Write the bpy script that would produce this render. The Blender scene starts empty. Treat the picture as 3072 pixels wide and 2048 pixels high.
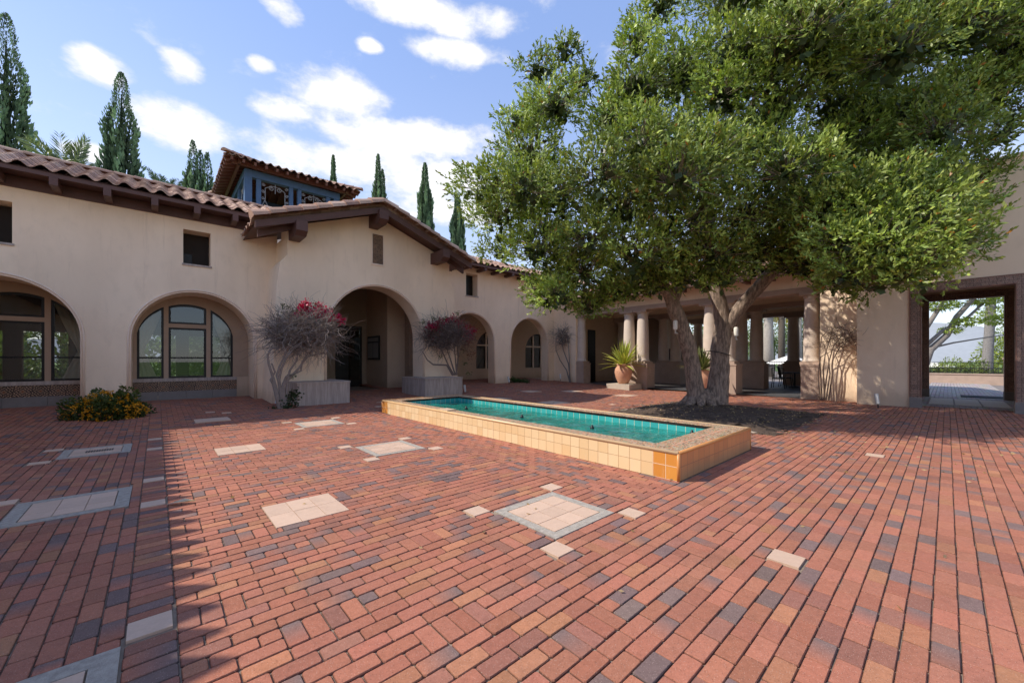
import bpy, math, random
import numpy as np
from mathutils import Vector
random.seed(7); rng = np.random.default_rng(11)
R = math.radians
C = bpy.context.scene.collection
# ------------------------------------------------------------------ site frame
# p runs along the entrance side of the court, q along the fountain; camera stands at p=q=0
TH = R(47.9); AX, AY = math.sin(TH), math.cos(TH); BX, BY = -AY, AX
F, CX, HZ, EYE = 1180.0, 1536.0, 1080.0, 1.4
def W(p, q, z): return (p*AX+q*BX, p*AY+q*BY, z)
def gz(q): return 0.033*max(0.0, q-9.5)          # paving falls gently to the drains
def ray_at(u, v, Y): return ((u-CX)/F*Y, Y, EYE+(HZ-v)/F*Y)
def to_pq(x, y): return (x*AX+y*AY, x*BX+y*BY)
def at_q(u, v, q):
    a = (u-CX)/F; t = q/(a*BX+BY); return ((a*AX+AY)*t, EYE+(HZ-v)/F*t)
def at_p(u, v, p):
    a = (u-CX)/F; t = p/(a*AX+AY); return ((a*BX+BY)*t, EYE+(HZ-v)/F*t)
# ------------------------------------------------------------------ helpers
def wloc(o):
    v = Vector((0, 0, 0))
    while o is not None: v += o.location; o = o.parent
    return v
class MB:
    def __init__(s): s.v=[]; s.f=[]; s.c=[]; s.t=[]; s.hc=False; s.ht=False
    def add(s, vs, fs, col=None, t=None):
        n=len(s.v); s.v += [tuple(x) for x in vs]; s.f += [tuple(i+n for i in f) for f in fs]
        if col is None: s.c += [(1,1,1)]*len(vs)
        else:
            s.hc=True; s.c += list(col) if isinstance(col, list) else [col]*len(vs)
        if t is None: s.t += [(0,0,0)]*len(vs)
        else: s.ht=True; s.t += t
    def quad(s, a,b,c,d, col=None, t=None): s.add([a,b,c,d],[(0,1,2,3)],col,t)
    def box(s, p0,p1,q0,q1,z0,z1,col=None):
        vs=[W(p,q,z) for z in (z0,z1) for (p,q) in ((p0,q0),(p1,q0),(p1,q1),(p0,q1))]
        s.add(vs,[(3,2,1,0),(4,5,6,7),(0,1,5,4),(1,2,6,5),(2,3,7,6),(3,0,4,7)],col,
              [(p+q,z,0) for z in (z0,z1) for (p,q) in ((p0,q0),(p1,q0),(p1,q1),(p0,q1))])
    def hexa(s, pts, col=None):  # 8 world pts, bottom 4 then top 4
        s.add(pts,[(3,2,1,0),(4,5,6,7),(0,1,5,4),(1,2,6,5),(2,3,7,6),(3,0,4,7)],col)
    def bar(s, a, b, w, h, up=(0,0,1), col=None):
        a=Vector(a); b=Vector(b); d=(b-a).normalized(); u=Vector(up); x=d.cross(u).normalized(); u=x.cross(d).normalized()
        x*=w/2; u*=h/2
        s.hexa([a-x-u,a+x-u,b+x-u,b-x-u,a-x+u,a+x+u,b+x+u,b-x+u],col)
    def tube(s, pts, rad, n=8, col=None, cap=True, wob=0.0):
        pts=[Vector(p) for p in pts]; m=len(pts)
        if not isinstance(rad,(list,tuple)): rad=[rad]*m
        vs=[]; fs=[]; ref=None; cs=[]
        for i,p in enumerate(pts):
            d=(pts[min(i+1,m-1)]-pts[max(i-1,0)])
            d = d.normalized() if d.length>1e-9 else Vector((0,0,1))
            if ref is None: ref=d.orthogonal().normalized()
            x=(ref-d*ref.dot(d)); x = x.normalized() if x.length>1e-6 else d.orthogonal().normalized()
            ref=x; y=d.cross(x)
            for k in range(n):
                a=2*math.pi*k/n; r=rad[i]*(1+(random.uniform(-wob,wob) if wob else 0))
                vs.append(p+x*math.cos(a)*r+y*math.sin(a)*r)
                cs.append(col[i] if isinstance(col,list) else (col or (1,1,1)))
        for i in range(m-1):
            for k in range(n):
                fs.append((i*n+k,i*n+(k+1)%n,(i+1)*n+(k+1)%n,(i+1)*n+k))
        if cap: fs.append(tuple(range(n-1,-1,-1))); fs.append(tuple((m-1)*n+k for k in range(n)))
        s.add(vs,fs,cs if col is not None else None)
    def lathe(s, c, prof, n=24, col=None):
        vs=[];fs=[]
        for (r,z) in prof:
            for k in range(n):
                a=2*math.pi*k/n; vs.append((c[0]+r*math.cos(a),c[1]+r*math.sin(a),c[2]+z))
        m=len(prof)
        for i in range(m-1):
            for k in range(n): fs.append((i*n+k,i*n+(k+1)%n,(i+1)*n+(k+1)%n,(i+1)*n+k))
        fs.append(tuple(range(n-1,-1,-1))); fs.append(tuple((m-1)*n+k for k in range(n)))
        s.add(vs,fs,col)
    def build(s, name, mat, parent=None, smooth=False):
        off = wloc(parent) if parent else Vector((0,0,0))
        me=bpy.data.meshes.new(name)
        me.from_pydata([(x-off.x,y-off.y,z-off.z) for x,y,z in s.v],[],s.f)
        if s.hc:
            a=me.color_attributes.new('bcol','FLOAT_COLOR','POINT')
            a.data.foreach_set('color',np.array([(c[0],c[1],c[2],1) for c in s.c],dtype=np.float32).ravel())
        if s.ht:
            a=me.attributes.new('tx','FLOAT_VECTOR','POINT')
            a.data.foreach_set('vector',np.array(s.t,dtype=np.float32).ravel())
        if smooth: me.polygons.foreach_set('use_smooth',[True]*len(me.polygons))
        me.materials.append(mat); me.update()
        o=bpy.data.objects.new(name,me); C.objects.link(o)
        if parent: o.parent=parent
        return o
def np_mesh(name, mat, verts, nper, cols=None, parent=None, smooth=False):
    """verts (N*nper,3): N separate polygons of nper corners"""
    off=wloc(parent) if parent else Vector((0,0,0))
    verts=np.asarray(verts,dtype=np.float32)-np.array(off,dtype=np.float32)
    n=len(verts); k=n//nper
    me=bpy.data.meshes.new(name); me.vertices.add(n); me.vertices.foreach_set('co',verts.ravel())
    me.loops.add(n); me.loops.foreach_set('vertex_index',np.arange(n,dtype=np.int32))
    me.polygons.add(k); me.polygons.foreach_set('loop_start',np.arange(0,n,nper,dtype=np.int32))
    me.polygons.foreach_set('loop_total',np.full(k,nper,dtype=np.int32))
    if cols is not None:
        a=me.color_attributes.new('bcol','FLOAT_COLOR','POINT')
        cc=np.ones((n,4),dtype=np.float32); cc[:,:3]=cols; a.data.foreach_set('color',cc.ravel())
    me.materials.append(mat); me.update(calc_edges=True); me.validate()
    o=bpy.data.objects.new(name,me); C.objects.link(o)
    if parent: o.parent=parent
    return o
def tag(o,label=None,cat=None,group=None,kind=None):
    if label: o['label']=label
    if cat: o['category']=cat
    if group: o['group']=group
    if kind: o['kind']=kind
    return o
def thing(name,label,cat,loc=(0,0,0),group=None):
    o=bpy.data.objects.new(name,None); C.objects.link(o); o.location=loc; o.empty_display_size=.2
    return tag(o,label,cat,group)
def copy_tree(o,loc=None,parent=None):
    c=o.copy(); C.objects.link(c)
    if parent is not None: c.parent=parent
    if loc is not None: c.location=loc
    for ch in list(o.children): copy_tree(ch,None,c)
    return c
# ------------------------------------------------------------------ materials
class NT:
    def __init__(s,mat): s.m=mat; s.nt=mat.node_tree; s.n=s.nt.nodes; s.l=s.nt.links
    def new(s,t,**kw):
        n=s.n.new(t)
        for k,v in kw.items():
            if k.startswith('i_'):
                key=k[2:]; key=int(key) if key.isdigit() else key
                if hasattr(v,'is_linked'): s.l.new(v,n.inputs[key])
                else: n.inputs[key].default_value=v
            else: setattr(n,k,v)
        return n
    def math(s,op,a,b=None,c=None,clamp=False):
        n=s.n.new('ShaderNodeMath'); n.operation=op; n.use_clamp=clamp
        for i,x in enumerate((a,b,c)):
            if x is None: continue
            if hasattr(x,'is_linked'): s.l.new(x,n.inputs[i])
            else: n.inputs[i].default_value=x
        return n.outputs[0]
    def mix(s,f,a,b,mode='MIX'):
        n=s.n.new('ShaderNodeMix'); n.data_type='RGBA'; n.blend_type=mode
        for key,x in ((0,f),(6,a),(7,b)):
            if hasattr(x,'is_linked'): s.l.new(x,n.inputs[key])
            else: n.inputs[key].default_value = x if key==0 else ((x[0],x[1],x[2],1) if len(x)==3 else x)
        return n.outputs[2]
    def noise(s,scale,detail=4,rough=.6,vec=None):
        n=s.n.new('ShaderNodeTexNoise'); n.inputs['Scale'].default_value=scale; n.inputs['Detail'].default_value=detail
        n.inputs['Roughness'].default_value=rough
        if vec is None: vec=s.coord()
        s.l.new(vec,n.inputs['Vector']); return n.outputs['Fac']
    def coord(s,scale=None):
        if not hasattr(s,'_g'): s._g=s.n.new('ShaderNodeNewGeometry')
        v=s._g.outputs['Position']
        if scale:
            m=s.n.new('ShaderNodeVectorMath'); m.operation='MULTIPLY'; s.l.new(v,m.inputs[0]); m.inputs[1].default_value=scale; v=m.outputs[0]
        return v
    def ramp(s,x,a,b,lo=(0,0,0,1),hi=(1,1,1,1)):
        n=s.n.new('ShaderNodeMapRange'); s.l.new(x,n.inputs[0]); n.inputs[1].default_value=a; n.inputs[2].default_value=b; n.interpolation_type='SMOOTHSTEP'
        return n.outputs[0]
    def attr(s,name,vec=False):
        n=s.n.new('ShaderNodeAttribute'); n.attribute_name=name; return n.outputs['Vector' if vec else 'Color']
    def sep(s,v):
        n=s.n.new('ShaderNodeSeparateXYZ'); s.l.new(v,n.inputs[0]); return n.outputs
    def bump(s,h,strength=.3,dist=.02):
        n=s.n.new('ShaderNodeBump'); n.inputs['Strength'].default_value=strength; n.inputs['Distance'].default_value=dist
        s.l.new(h,n.inputs['Height']); return n.outputs[0]
    def out(s,col,rough=.8,bump=None,spec=.3,metal=0.0):
        b=s.n.new('ShaderNodeBsdfPrincipled')
        for key,x in (('Base Color',col),('Roughness',rough),('Specular IOR Level',spec),('Metallic',metal)):
            if hasattr(x,'is_linked'): s.l.new(x,b.inputs[key])
            else: b.inputs[key].default_value = x if not isinstance(x,tuple) else (x[0],x[1],x[2],1)
        if bump is not None: s.l.new(bump,b.inputs['Normal'])
        s.bsdf=b; s.surf(b.outputs[0]); return b
    def surf(s,sock):
        o=s.n.new('ShaderNodeOutputMaterial'); s.l.new(sock,o.inputs[0])
def mat(name):
    m=bpy.data.materials.new(name); m.use_nodes=True; m.node_tree.nodes.clear(); return NT(m)
def simple(name,col,rough=.7,var=.25,scale=6,bump=.2,spec=.3,bd=.01,metal=0.0):
    t=mat(name); n=t.noise(scale,5); n2=t.noise(scale*9,3)
    f=t.math('MULTIPLY_ADD',n,1.2*var,1-.6*var); f=t.math('MULTIPLY',f,t.math('MULTIPLY_ADD',n2,.5*var,1-.25*var))
    c=t.mix(1.0,(col[0],col[1],col[2]),t.new('ShaderNodeCombineColor',i_0=f,i_1=f,i_2=f).outputs[0],'MULTIPLY')
    t.out(c,rough,t.bump(n2,bump,bd) if bump else None,spec,metal); return t.m
def stucco(name,col):
    t=mat(name)
    big=t.noise(.55,4,.6,t.coord((1,1,.5))); mid=t.noise(3.5,6,.7,t.coord((1,1,.6))); fine=t.noise(60,3,.7); st=t.noise(2.2,5,.75,t.coord((3.5,3.5,.22)))
    c=t.mix(t.ramp(big,.35,.7),(col[0]*.93,col[1]*.91,col[2]*.9),(col[0]*1.05,col[1]*1.04,col[2]*1.04))
    c=t.mix(t.math('MULTIPLY',t.ramp(mid,.48,.75),.30),c,(col[0]*.76,col[1]*.74,col[2]*.72))
    c=t.mix(t.math('MULTIPLY',t.ramp(st,.54,.78),.42),c,(col[0]*.66,col[1]*.62,col[2]*.6))
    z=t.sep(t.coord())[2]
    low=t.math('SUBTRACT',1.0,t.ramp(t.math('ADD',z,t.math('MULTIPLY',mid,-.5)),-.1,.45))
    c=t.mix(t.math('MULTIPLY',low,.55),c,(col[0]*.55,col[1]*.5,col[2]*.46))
    h=t.math('ADD',t.math('MULTIPLY',mid,1.2),t.math('MULTIPLY',fine,.35))
    t.out(c,.9,t.bump(h,.5,.014),.15); return t.m
def tilegrid(t,vec,w,h,mort,ox=0.0,oy=0.0):
    x,y,_=t.sep(vec); x=t.math('ADD',t.math('DIVIDE',x,w),ox+100); y=t.math('ADD',t.math('DIVIDE',y,h),oy+100)
    fx=t.math('FRACT',x); fy=t.math('FRACT',y); ix=t.math('FLOOR',x); iy=t.math('FLOOR',y)
    dx=t.math('MULTIPLY',t.math('MINIMUM',fx,t.math('SUBTRACT',1.0,fx)),w); dy=t.math('MULTIPLY',t.math('MINIMUM',fy,t.math('SUBTRACT',1.0,fy)),h)
    m=t.math('LESS_THAN',t.math('MINIMUM',dx,dy),mort)
    cv=t.new('ShaderNodeCombineXYZ',i_0=ix,i_1=iy).outputs[0]
    wn=t.new('ShaderNodeTexWhiteNoise',i_Vector=cv); return m,wn.outputs['Value'],fx,fy
def talavera(name,base,dark,size=.2):
    t=mat(name); v=t.attr('tx',True); m,rnd,fx,fy=tilegrid(t,v,size,size,.005)
    x=t.math('SUBTRACT',fx,.5); y=t.math('SUBTRACT',fy,.5)
    r=t.math('SQRT',t.math('ADD',t.math('POWER',x,2.0),t.math('POWER',y,2.0))); a=t.math('ARCTAN2',y,x)
    pet=t.math('ADD',r,t.math('MULTIPLY',t.math('SINE',t.math('MULTIPLY',a,8.0)),.075))
    w1=t.math('SINE',t.math('MULTIPLY',pet,34.0))
    crn=t.math('SINE',t.math('MULTIPLY',t.math('ADD',t.math('ABSOLUTE',x),t.math('ABSOLUTE',y)),30.0))
    nz=t.noise(90,2); k=t.math('ADD',t.math('MAXIMUM',w1,t.math('MULTIPLY',crn,.7)),t.math('MULTIPLY_ADD',nz,1.2,-.6))
    f=t.ramp(k,.05,.5); c=t.mix(f,base,dark); c=t.mix(t.ramp(t.math('ADD',r,0.0),.0,.13),(.30,.09,.03),c)
    c=t.mix(t.math('MULTIPLY',m,.45),c,(dark[0]*.8,dark[1]*.7,dark[2]*.7)); c=t.mix(1.0,c,t.new('ShaderNodeCombineColor',i_0=t.math('MULTIPLY_ADD',rnd,.35,.8),i_1=t.math('MULTIPLY_ADD',rnd,.35,.8),i_2=t.math('MULTIPLY_ADD',rnd,.35,.8)).outputs[0],'MULTIPLY')
    t.out(c,.45,t.bump(t.math('SUBTRACT',1.0,t.math('ADD',m,t.math('MULTIPLY',f,.4))),.4,.006),.4); return t.m
def attrmat(name,rough=.8,spec=.25,nscale=40,nvar=.35,bump=.3,bd=.004,speck=False,trans=0.0,dirt=0.0):
    t=mat(name); c=t.attr('bcol'); n=t.noise(nscale,4,.7); n2=t.noise(nscale*4,2,.7)
    f=t.math('MULTIPLY_ADD',n,nvar*2,1-nvar)
    f=t.math('MULTIPLY',f,t.math('MULTIPLY_ADD',n2,nvar,1-nvar*.5))
    c=t.mix(1.0,c,t.new('ShaderNodeCombineColor',i_0=f,i_1=f,i_2=f).outputs[0],'MULTIPLY')
    if dirt:
        d=t.noise(1.1,6,.7); c=t.mix(t.math('MULTIPLY',t.ramp(d,.5,.72),dirt),c,t.mix(.65,c,(.07,.045,.035)))
        d2=t.noise(.45,5,.6); c=t.mix(t.math('MULTIPLY',t.ramp(d2,.5,.75),dirt*.7),c,t.mix(.35,c,(.55,.36,.27)))
    if speck:
        vz=t.new('ShaderNodeTexVoronoi',i_Vector=t.coord(),i_Scale=110.0); 
        c=t.mix(t.math('MULTIPLY',t.math('LESS_THAN',vz.outputs['Distance'],.16),.55),c,(.62,.46,.38))
        vz2=t.new('ShaderNodeTexVoronoi',i_Vector=t.coord(),i_Scale=75.0)
        c=t.mix(t.math('MULTIPLY',t.math('LESS_THAN',vz2.outputs['Distance'],.15),.6),c,(.05,.025,.02))
    b=t.out(c,rough,t.bump(t.math('ADD',n,t.math('MULTIPLY',n2,.6)),bump,bd) if bump else None,spec)
    if trans:
        tr=t.new('ShaderNodeBsdfTranslucent'); t.l.new(t.mix(1.0,c,(1.15,1.2,.55),'MULTIPLY'),tr.inputs[0])
        mx=t.new('ShaderNodeMixShader',i_0=trans); t.l.new(b.outputs[0],mx.inputs[1]); t.l.new(tr.outputs[0],mx.inputs[2])
        for o in [o for o in t.n if o.type=='OUTPUT_MATERIAL']: t.n.remove(o)
        t.surf(mx.outputs[0])
    return t.m
M={}
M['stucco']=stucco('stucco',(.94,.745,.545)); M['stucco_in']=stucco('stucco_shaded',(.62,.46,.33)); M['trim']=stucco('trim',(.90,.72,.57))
M['wood']=simple('brown_wood',(.115,.056,.044),.55,.5,4,.3,.35); M['wood_red']=simple('rafter_wood',(.17,.075,.055),.6,.4,5,.3)
M['roof']=attrmat('roof_tile',.8,.2,7,.3,.3,.01); M['stone']=simple('grey_stone',(.24,.21,.19),.85,.45,3,.35)
M['ped']=simple('pedestal_stone',(.44,.32,.25),.85,.35,3,.3); M['col']=simple('column_stone',(.64,.53,.44),.8,.3,3,.25)
M['blue']=simple('blue_paint',(.075,.14,.26),.5,.3,5,.15); M['frame']=simple('dark_frame',(.016,.013,.011),.4,.3,5,.1)
M['iron']=simple('black_iron',(.02,.02,.022),.45,.3,8,.1); M['ironpale']=simple('pale_iron',(.30,.31,.33),.5,.3,8,.1)
M['tala']=talavera('painted_tile',(.44,.27,.16),(.028,.014,.012),.30); M['talared']=talavera('portal_tile',(.66,.42,.31),(.04,.02,.015),.135)
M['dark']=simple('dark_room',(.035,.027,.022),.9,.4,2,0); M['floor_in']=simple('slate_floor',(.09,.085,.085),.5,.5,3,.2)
M['terr']=simple('terracotta',(.60,.32,.2),.75,.4,5,.3); M['cream']=attrmat('cream_tile',.55,.35,16,.12,.1,.003,dirt=.35)
M['aggr']=simple('pebble_concrete',(.40,.35,.29),.9,.9,22,.5); M['paleslab']=simple('pale_slab',(.50,.42,.33),.8,.3,5,.2)
M['brick']=attrmat('paving_brick',.82,.18,26,.30,.4,.004,speck=True,dirt=.42)
M['mulch']=simple('mulch',(.125,.088,.066),.95,1.2,14,.8,.2,.03); M['bark']=attrmat('bark',.9,.15,9,.45,.9,.05)
M['leaf']=attrmat('oak_leaf',.42,.35,3,.25,0,trans=.22); M['cyp']=attrmat('cypress_leaf',.7,.2,4,.3,0,trans=.12)
M['plant']=attrmat('plant_leaf',.5,.3,6,.2,0,trans=.25); M['twig']=attrmat('dry_twig',.85,.15,10,.3,0)
M['mat']=simple('rubber_mat',(.02,.028,.035),.9,.4,8,.3); M['canvas']=simple('canvas',(.80,.76,.68),.8,.15,3,.1)
M['lamp']=simple('lamp_metal',(.62,.61,.58),.4,.2,9,.1); M['hill']=simple('hill_scrub',(.30,.32,.34),.95,.35,.02,0)
M['grass']=simple('lawn',(.13,.20,.05),.9,.5,1.4,.4); M['sand']=simple('joint_sand',(.27,.20,.145),.95,.8,9,.5)
M['paper']=simple('menu_sheet',(.30,.28,.26),.6,.3,20,0); M['curt']=simple('curtain',(.62,.54,.42),.85,.25,4,.1)
M['mullion']=stucco('mullion_plaster',(.47,.335,.235)); M['white']=simple('pale_wall',(.72,.68,.62),.8,.15,2,.1)
# roof bark: vertical ridges
t=mat('oak_bark'); n=t.noise(7,6,.7,t.coord((2.6,2.6,.55))); n2=t.noise(30,4,.7,t.coord((1.4,1.4,.6)))
c=t.mix(t.ramp(n,.36,.66),(.085,.057,.044),(.46,.335,.255)); c=t.mix(t.math('MULTIPLY',n2,.4),c,(.56,.45,.37))
t.out(c,.95,t.bump(t.math('ADD',n,t.math('MULTIPLY',n2,.4)),1.0,.06),.1); M['oakbark']=t.m
# streaked concrete plinth
t=mat('streaked_stone'); s1=t.noise(5,5,.7,t.coord((3,3,.25))); s2=t.noise(40,3)
c=t.mix(t.ramp(s1,.35,.7),(.37,.30,.26),(.53,.44,.38)); t.out(c,.85,t.bump(s2,.3,.006),.2); M['plinth']=t.m
# fountain materials
t=mat('fountain_tile'); v=t.attr('tx',True); m,rnd,fx,fy=tilegrid(t,v,.16,.16,.0035)
x=t.sep(v)[0]; edge=t.math('MAXIMUM',t.math('LESS_THAN',x,.325),t.math('GREATER_THAN',x,7.7))
c=t.mix(rnd,(.74,.51,.26),(.83,.63,.37)); c2=t.mix(rnd,(.62,.25,.045),(.70,.31,.06)); c=t.mix(edge,c,c2)
st=t.noise(5,5,.7,t.coord((4,4,.4))); c=t.mix(t.math('MULTIPLY',t.ramp(st,.55,.8),.5),c,(.72,.58,.42))
c=t.mix(m,c,t.mix(edge,(.45,.27,.13),(.72,.55,.4))); t.out(c,.35,t.bump(t.math('SUBTRACT',1.0,m),.4,.004),.45); M['ftile']=t.m
t=mat('fountain_end_tile'); v=t.attr('tx',True); m,rnd,fx,fy=tilegrid(t,v,.16,.16,.0035)
c=t.mix(rnd,(.50,.20,.075),(.62,.27,.10)); st=t.noise(4,5,.7); low=t.math('SUBTRACT',1.0,t.ramp(t.math('ADD',t.sep(v)[1],t.math('MULTIPLY',st,.2)),.12,.34))
c=t.mix(t.math('MULTIPLY',low,.6),c,(.36,.25,.14)); c=t.mix(m,c,(.30,.15,.08)); t.out(c,.4,t.bump(t.math('SUBTRACT',1.0,m),.4,.004),.4); M['ftile_end']=t.m
t=mat('rim_mosaic'); vz=t.new('ShaderNodeTexVoronoi',i_Vector=t.coord(),i_Scale=60.0); cs=t.sep(vz.outputs['Color'])
c=t.mix(cs[0],(.36,.22,.13),(.62,.47,.33)); c=t.mix(t.math('LESS_THAN',cs[1],.22),c,(.10,.07,.05)); c=t.mix(t.math('GREATER_THAN',cs[1],.82),c,(.30,.32,.16)); c=t.mix(t.math('GREATER_THAN',cs[2],.8),c,(.55,.22,.10))
t.out(c,.5,t.bump(vz.outputs['Distance'],.4,.004),.35); M['mosaic']=t.m
t=mat('turquoise_tile'); v=t.attr('tx',True); m,rnd,fx,fy=tilegrid(t,v,.16,.16,.005)
c=t.mix(rnd,(.035,.33,.31),(.06,.42,.40)); c=t.mix(m,c,(.55,.52,.36)); t.out(c,.2,None,.5); M['turq']=t.m
t=mat('fountain_water'); n=t.noise(3.2,5,.6); n2=t.noise(11,4,.65); n3=t.noise(1.1,4,.6)
c=t.mix(t.ramp(n,.35,.7),(.004,.135,.10),(.02,.27,.20)); c=t.mix(t.math('MULTIPLY',t.ramp(n2,.56,.72),t.ramp(n3,.42,.62)),c,(.22,.50,.40))
t.out(c,.03,t.bump(t.math('ADD',n2,t.math('MULTIPLY',n,1.5)),.30,.03),1.0); M['water']=t.m
t=mat('window_glass'); g=t.new('ShaderNodeBsdfGlossy'); g.inputs['Roughness'].default_value=.015; g.inputs[0].default_value=(.85,.9,.92,1)
tr=t.new('ShaderNodeBsdfTransparent'); tr.inputs[0].default_value=(.6,.61,.58,1); fr=t.new('ShaderNodeFresnel'); fr.inputs[0].default_value=1.5
mx=t.new('ShaderNodeMixShader',i_0=t.math('MULTIPLY_ADD',fr.outputs[0],1.1,.05,clamp=True)); t.l.new(tr.outputs[0],mx.inputs[1]); t.l.new(g.outputs[0],mx.inputs[2]); t.surf(mx.outputs[0]); M['glass']=t.m
# ------------------------------------------------------------------ wall builder
class Op:
    def __init__(s,a,b,z0,z1=None,zs=None,za=None): s.a,s.b,s.z0,s.z1,s.zs,s.za=a,b,z0,z1,zs,za
    def top(s,x):
        if s.z1 is not None: return s.z1
        c=(s.a+s.b)/2; r=(s.b-s.a)/2; return s.zs+(s.za-s.zs)*math.sqrt(max(0,1-((x-c)/r)**2))
    def cuts(s):
        if s.z1 is not None: return [s.a,s.b]
        c=(s.a+s.b)/2; r=(s.b-s.a)/2; return [c-r*math.cos(math.pi*i/28) for i in range(29)]
    def curve(s,off=0.0,z0=None):
        z0=s.z0 if z0 is None else z0
        if s.z1 is not None: return [(s.a-off,z0),(s.a-off,s.z1+off),(s.b+off,s.z1+off),(s.b+off,z0)]
        c=(s.a+s.b)/2; r=(s.b-s.a)/2
        return [(s.a-off,z0)]+[(c-(r+off)*math.cos(math.pi*i/28),s.zs+(s.za-s.zs+off)*math.sin(math.pi*i/28)) for i in range(29)]+[(s.b+off,z0)]
def wall(mb,fr,s0,s1,zb,ztop,th,ops,extra=()):
    zt = ztop if callable(ztop) else (lambda s: ztop)
    cuts=sorted(set([round(x,5) for x in [s0,s1]+list(extra)+[c for o in ops for c in o.cuts()] if s0-1e-6<=x<=s1+1e-6]))
    for a,b in zip(cuts[:-1],cuts[1:]):
        if b-a<1e-5: continue
        mid=(a+b)/2; act=sorted([o for o in ops if o.a<mid<o.b],key=lambda o:o.z0)
        lo=(zb,zb); segs=[]
        for o in act:
            segs.append((lo,(o.z0,o.z0))); lo=(o.top(a),o.top(b))
        segs.append((lo,(zt(a),zt(b))))
        for (l0,l1),(h0,h1) in segs:
            if h0-l0<1e-4 and h1-l1<1e-4: continue
            mb.quad(fr(a,l0,0),fr(b,l1,0),fr(b,h1,0),fr(a,h0,0)); mb.quad(fr(b,l1,th),fr(a,l0,th),fr(a,h0,th),fr(b,h1,th))
        for o in act:
            mb.quad(fr(a,o.top(a),0),fr(b,o.top(b),0),fr(b,o.top(b),th),fr(a,o.top(a),th))
            if o.z0>zb+1e-4: mb.quad(fr(b,o.z0,0),fr(a,o.z0,0),fr(a,o.z0,th),fr(b,o.z0,th))
        mb.quad(fr(a,zt(a),0),fr(b,zt(b),0),fr(b,zt(b),th),fr(a,zt(a),th))
    for o in ops:
        for x in (o.a,o.b):
            h=o.z1 if o.z1 is not None else o.zs
            if h>o.z0: mb.quad(fr(x,o.z0,0),fr(x,h,0),fr(x,h,th),fr(x,o.z0,th))
    for x in (s0,s1): mb.quad(fr(x,zb,0),fr(x,zt(x),0),fr(x,zt(x),th),fr(x,zb,th))
def bead(fr,o,off,d,r,z0=None,mat_='trim',parent=None,name='arch_moulding'):
    mb=MB(); mb.tube([fr(s,z,d) for s,z in o.curve(off,z0)],r,6); return mb.build(name,M[mat_],parent,True)
# ------------------------------------------------------------------ clay tile roofs
def tile_col():
    k=random.random(); base=(.43,.265,.185) if k<.55 else ((.52,.345,.25) if k<.82 else (.33,.195,.145))
    f=random.uniform(.8,1.15); return tuple(x*f for x in base)
def tile_roof(name,fr,s0,s1,d0,z0,d1,z1,parent,period=.33,course=.30,amp=.055,lim=None,scal=0.0):
    """fr(s,d,z); eave at depth d0,height z0, rising to d1,z1; lim(d)->(s0,s1) trims hips"""
    mb=MB(); L=math.hypot(d1-d0,z1-z0); nc=max(2,int(L/course)); K=8
    for c in range(nc):
        ta=c/nc; tb=min(1.0,(c+1.25)/nc); da=d0+(d1-d0)*ta; db=d0+(d1-d0)*tb; za=z0+(z1-z0)*ta; zb=z0+(z1-z0)*tb
        a0,a1=(s0,s1) if lim is None else lim((da+d0+(d1-d0)*(c+1)/nc)/2)
        if a1-a0<period*.5: continue
        i0=math.floor(a0/period); i1=math.ceil(a1/period)
        for i in range(i0,i1):
            col=tile_col(); vs=[];fs=[]
            j=random.uniform(-.008,.008); dj=random.uniform(-.012,.012)
            xs=[]
            for k in range(K+1):
                x=(i+k/K)*period; xs.append(min(max(x,a0),a1))
            if xs[-1]-xs[0]<.02: continue
            for (dd,zz,lift) in ((da+dj,za,.028+j),(db,zb,.004)):
                for k,x in enumerate(xs):
                    so=math.sin(2*math.pi*x/period); vs.append(fr(x,dd-(scal*(.5+.5*so) if c==0 and dd<db else 0),zz+lift+amp*so))
            for k,x in enumerate(xs):
                so=math.sin(2*math.pi*x/period); vs.append(fr(x,da+dj-(scal*(.5+.5*so) if c==0 else 0),za+.006+j+amp*so))
            n=K+1
            for k in range(K):
                fs.append((k,k+1,n+k+1,n+k)); fs.append((2*n+k,2*n+k+1,k+1,k))
            mb.add(vs,fs,col)
    # underside board
    if lim is None: mb.quad(fr(s0,d0+.02,z0-amp-.005),fr(s1,d0+.02,z0-amp-.005),fr(s1,d1,z1-amp-.005),fr(s0,d1,z1-amp-.005),(.12,.06,.045))
    return mb.build(name,M['roof'],parent)
def ridge_tiles(name,a,b,parent,r=.12,step=.42,seg=7):
    a=Vector(a);b=Vector(b);d=b-a;n=max(1,int(d.length/step));mb=MB();u=d.normalized();x=u.cross(Vector((0,0,1))).normalized();up=x.cross(u)
    for i in range(n):
        p=a+d*(i/n)-u*.03; q=a+d*((i+1)/n)+u*.03; col=tuple(c*1.12 for c in tile_col()); vs=[];fs=[]
        for (c,rr) in ((p,r*1.14),(q,r*.92)):
            for k in range(seg+1):
                an=math.pi*k/seg; vs.append(c+x*math.cos(an)*rr+up*(math.sin(an)*rr*.8))
        for k in range(seg): fs.append((k,k+1,seg+2+k,seg+1+k))
        fs.append(tuple(range(seg+1))); mb.add(vs,fs,col)
    return mb.build(name,M['roof'],parent,False)
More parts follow.
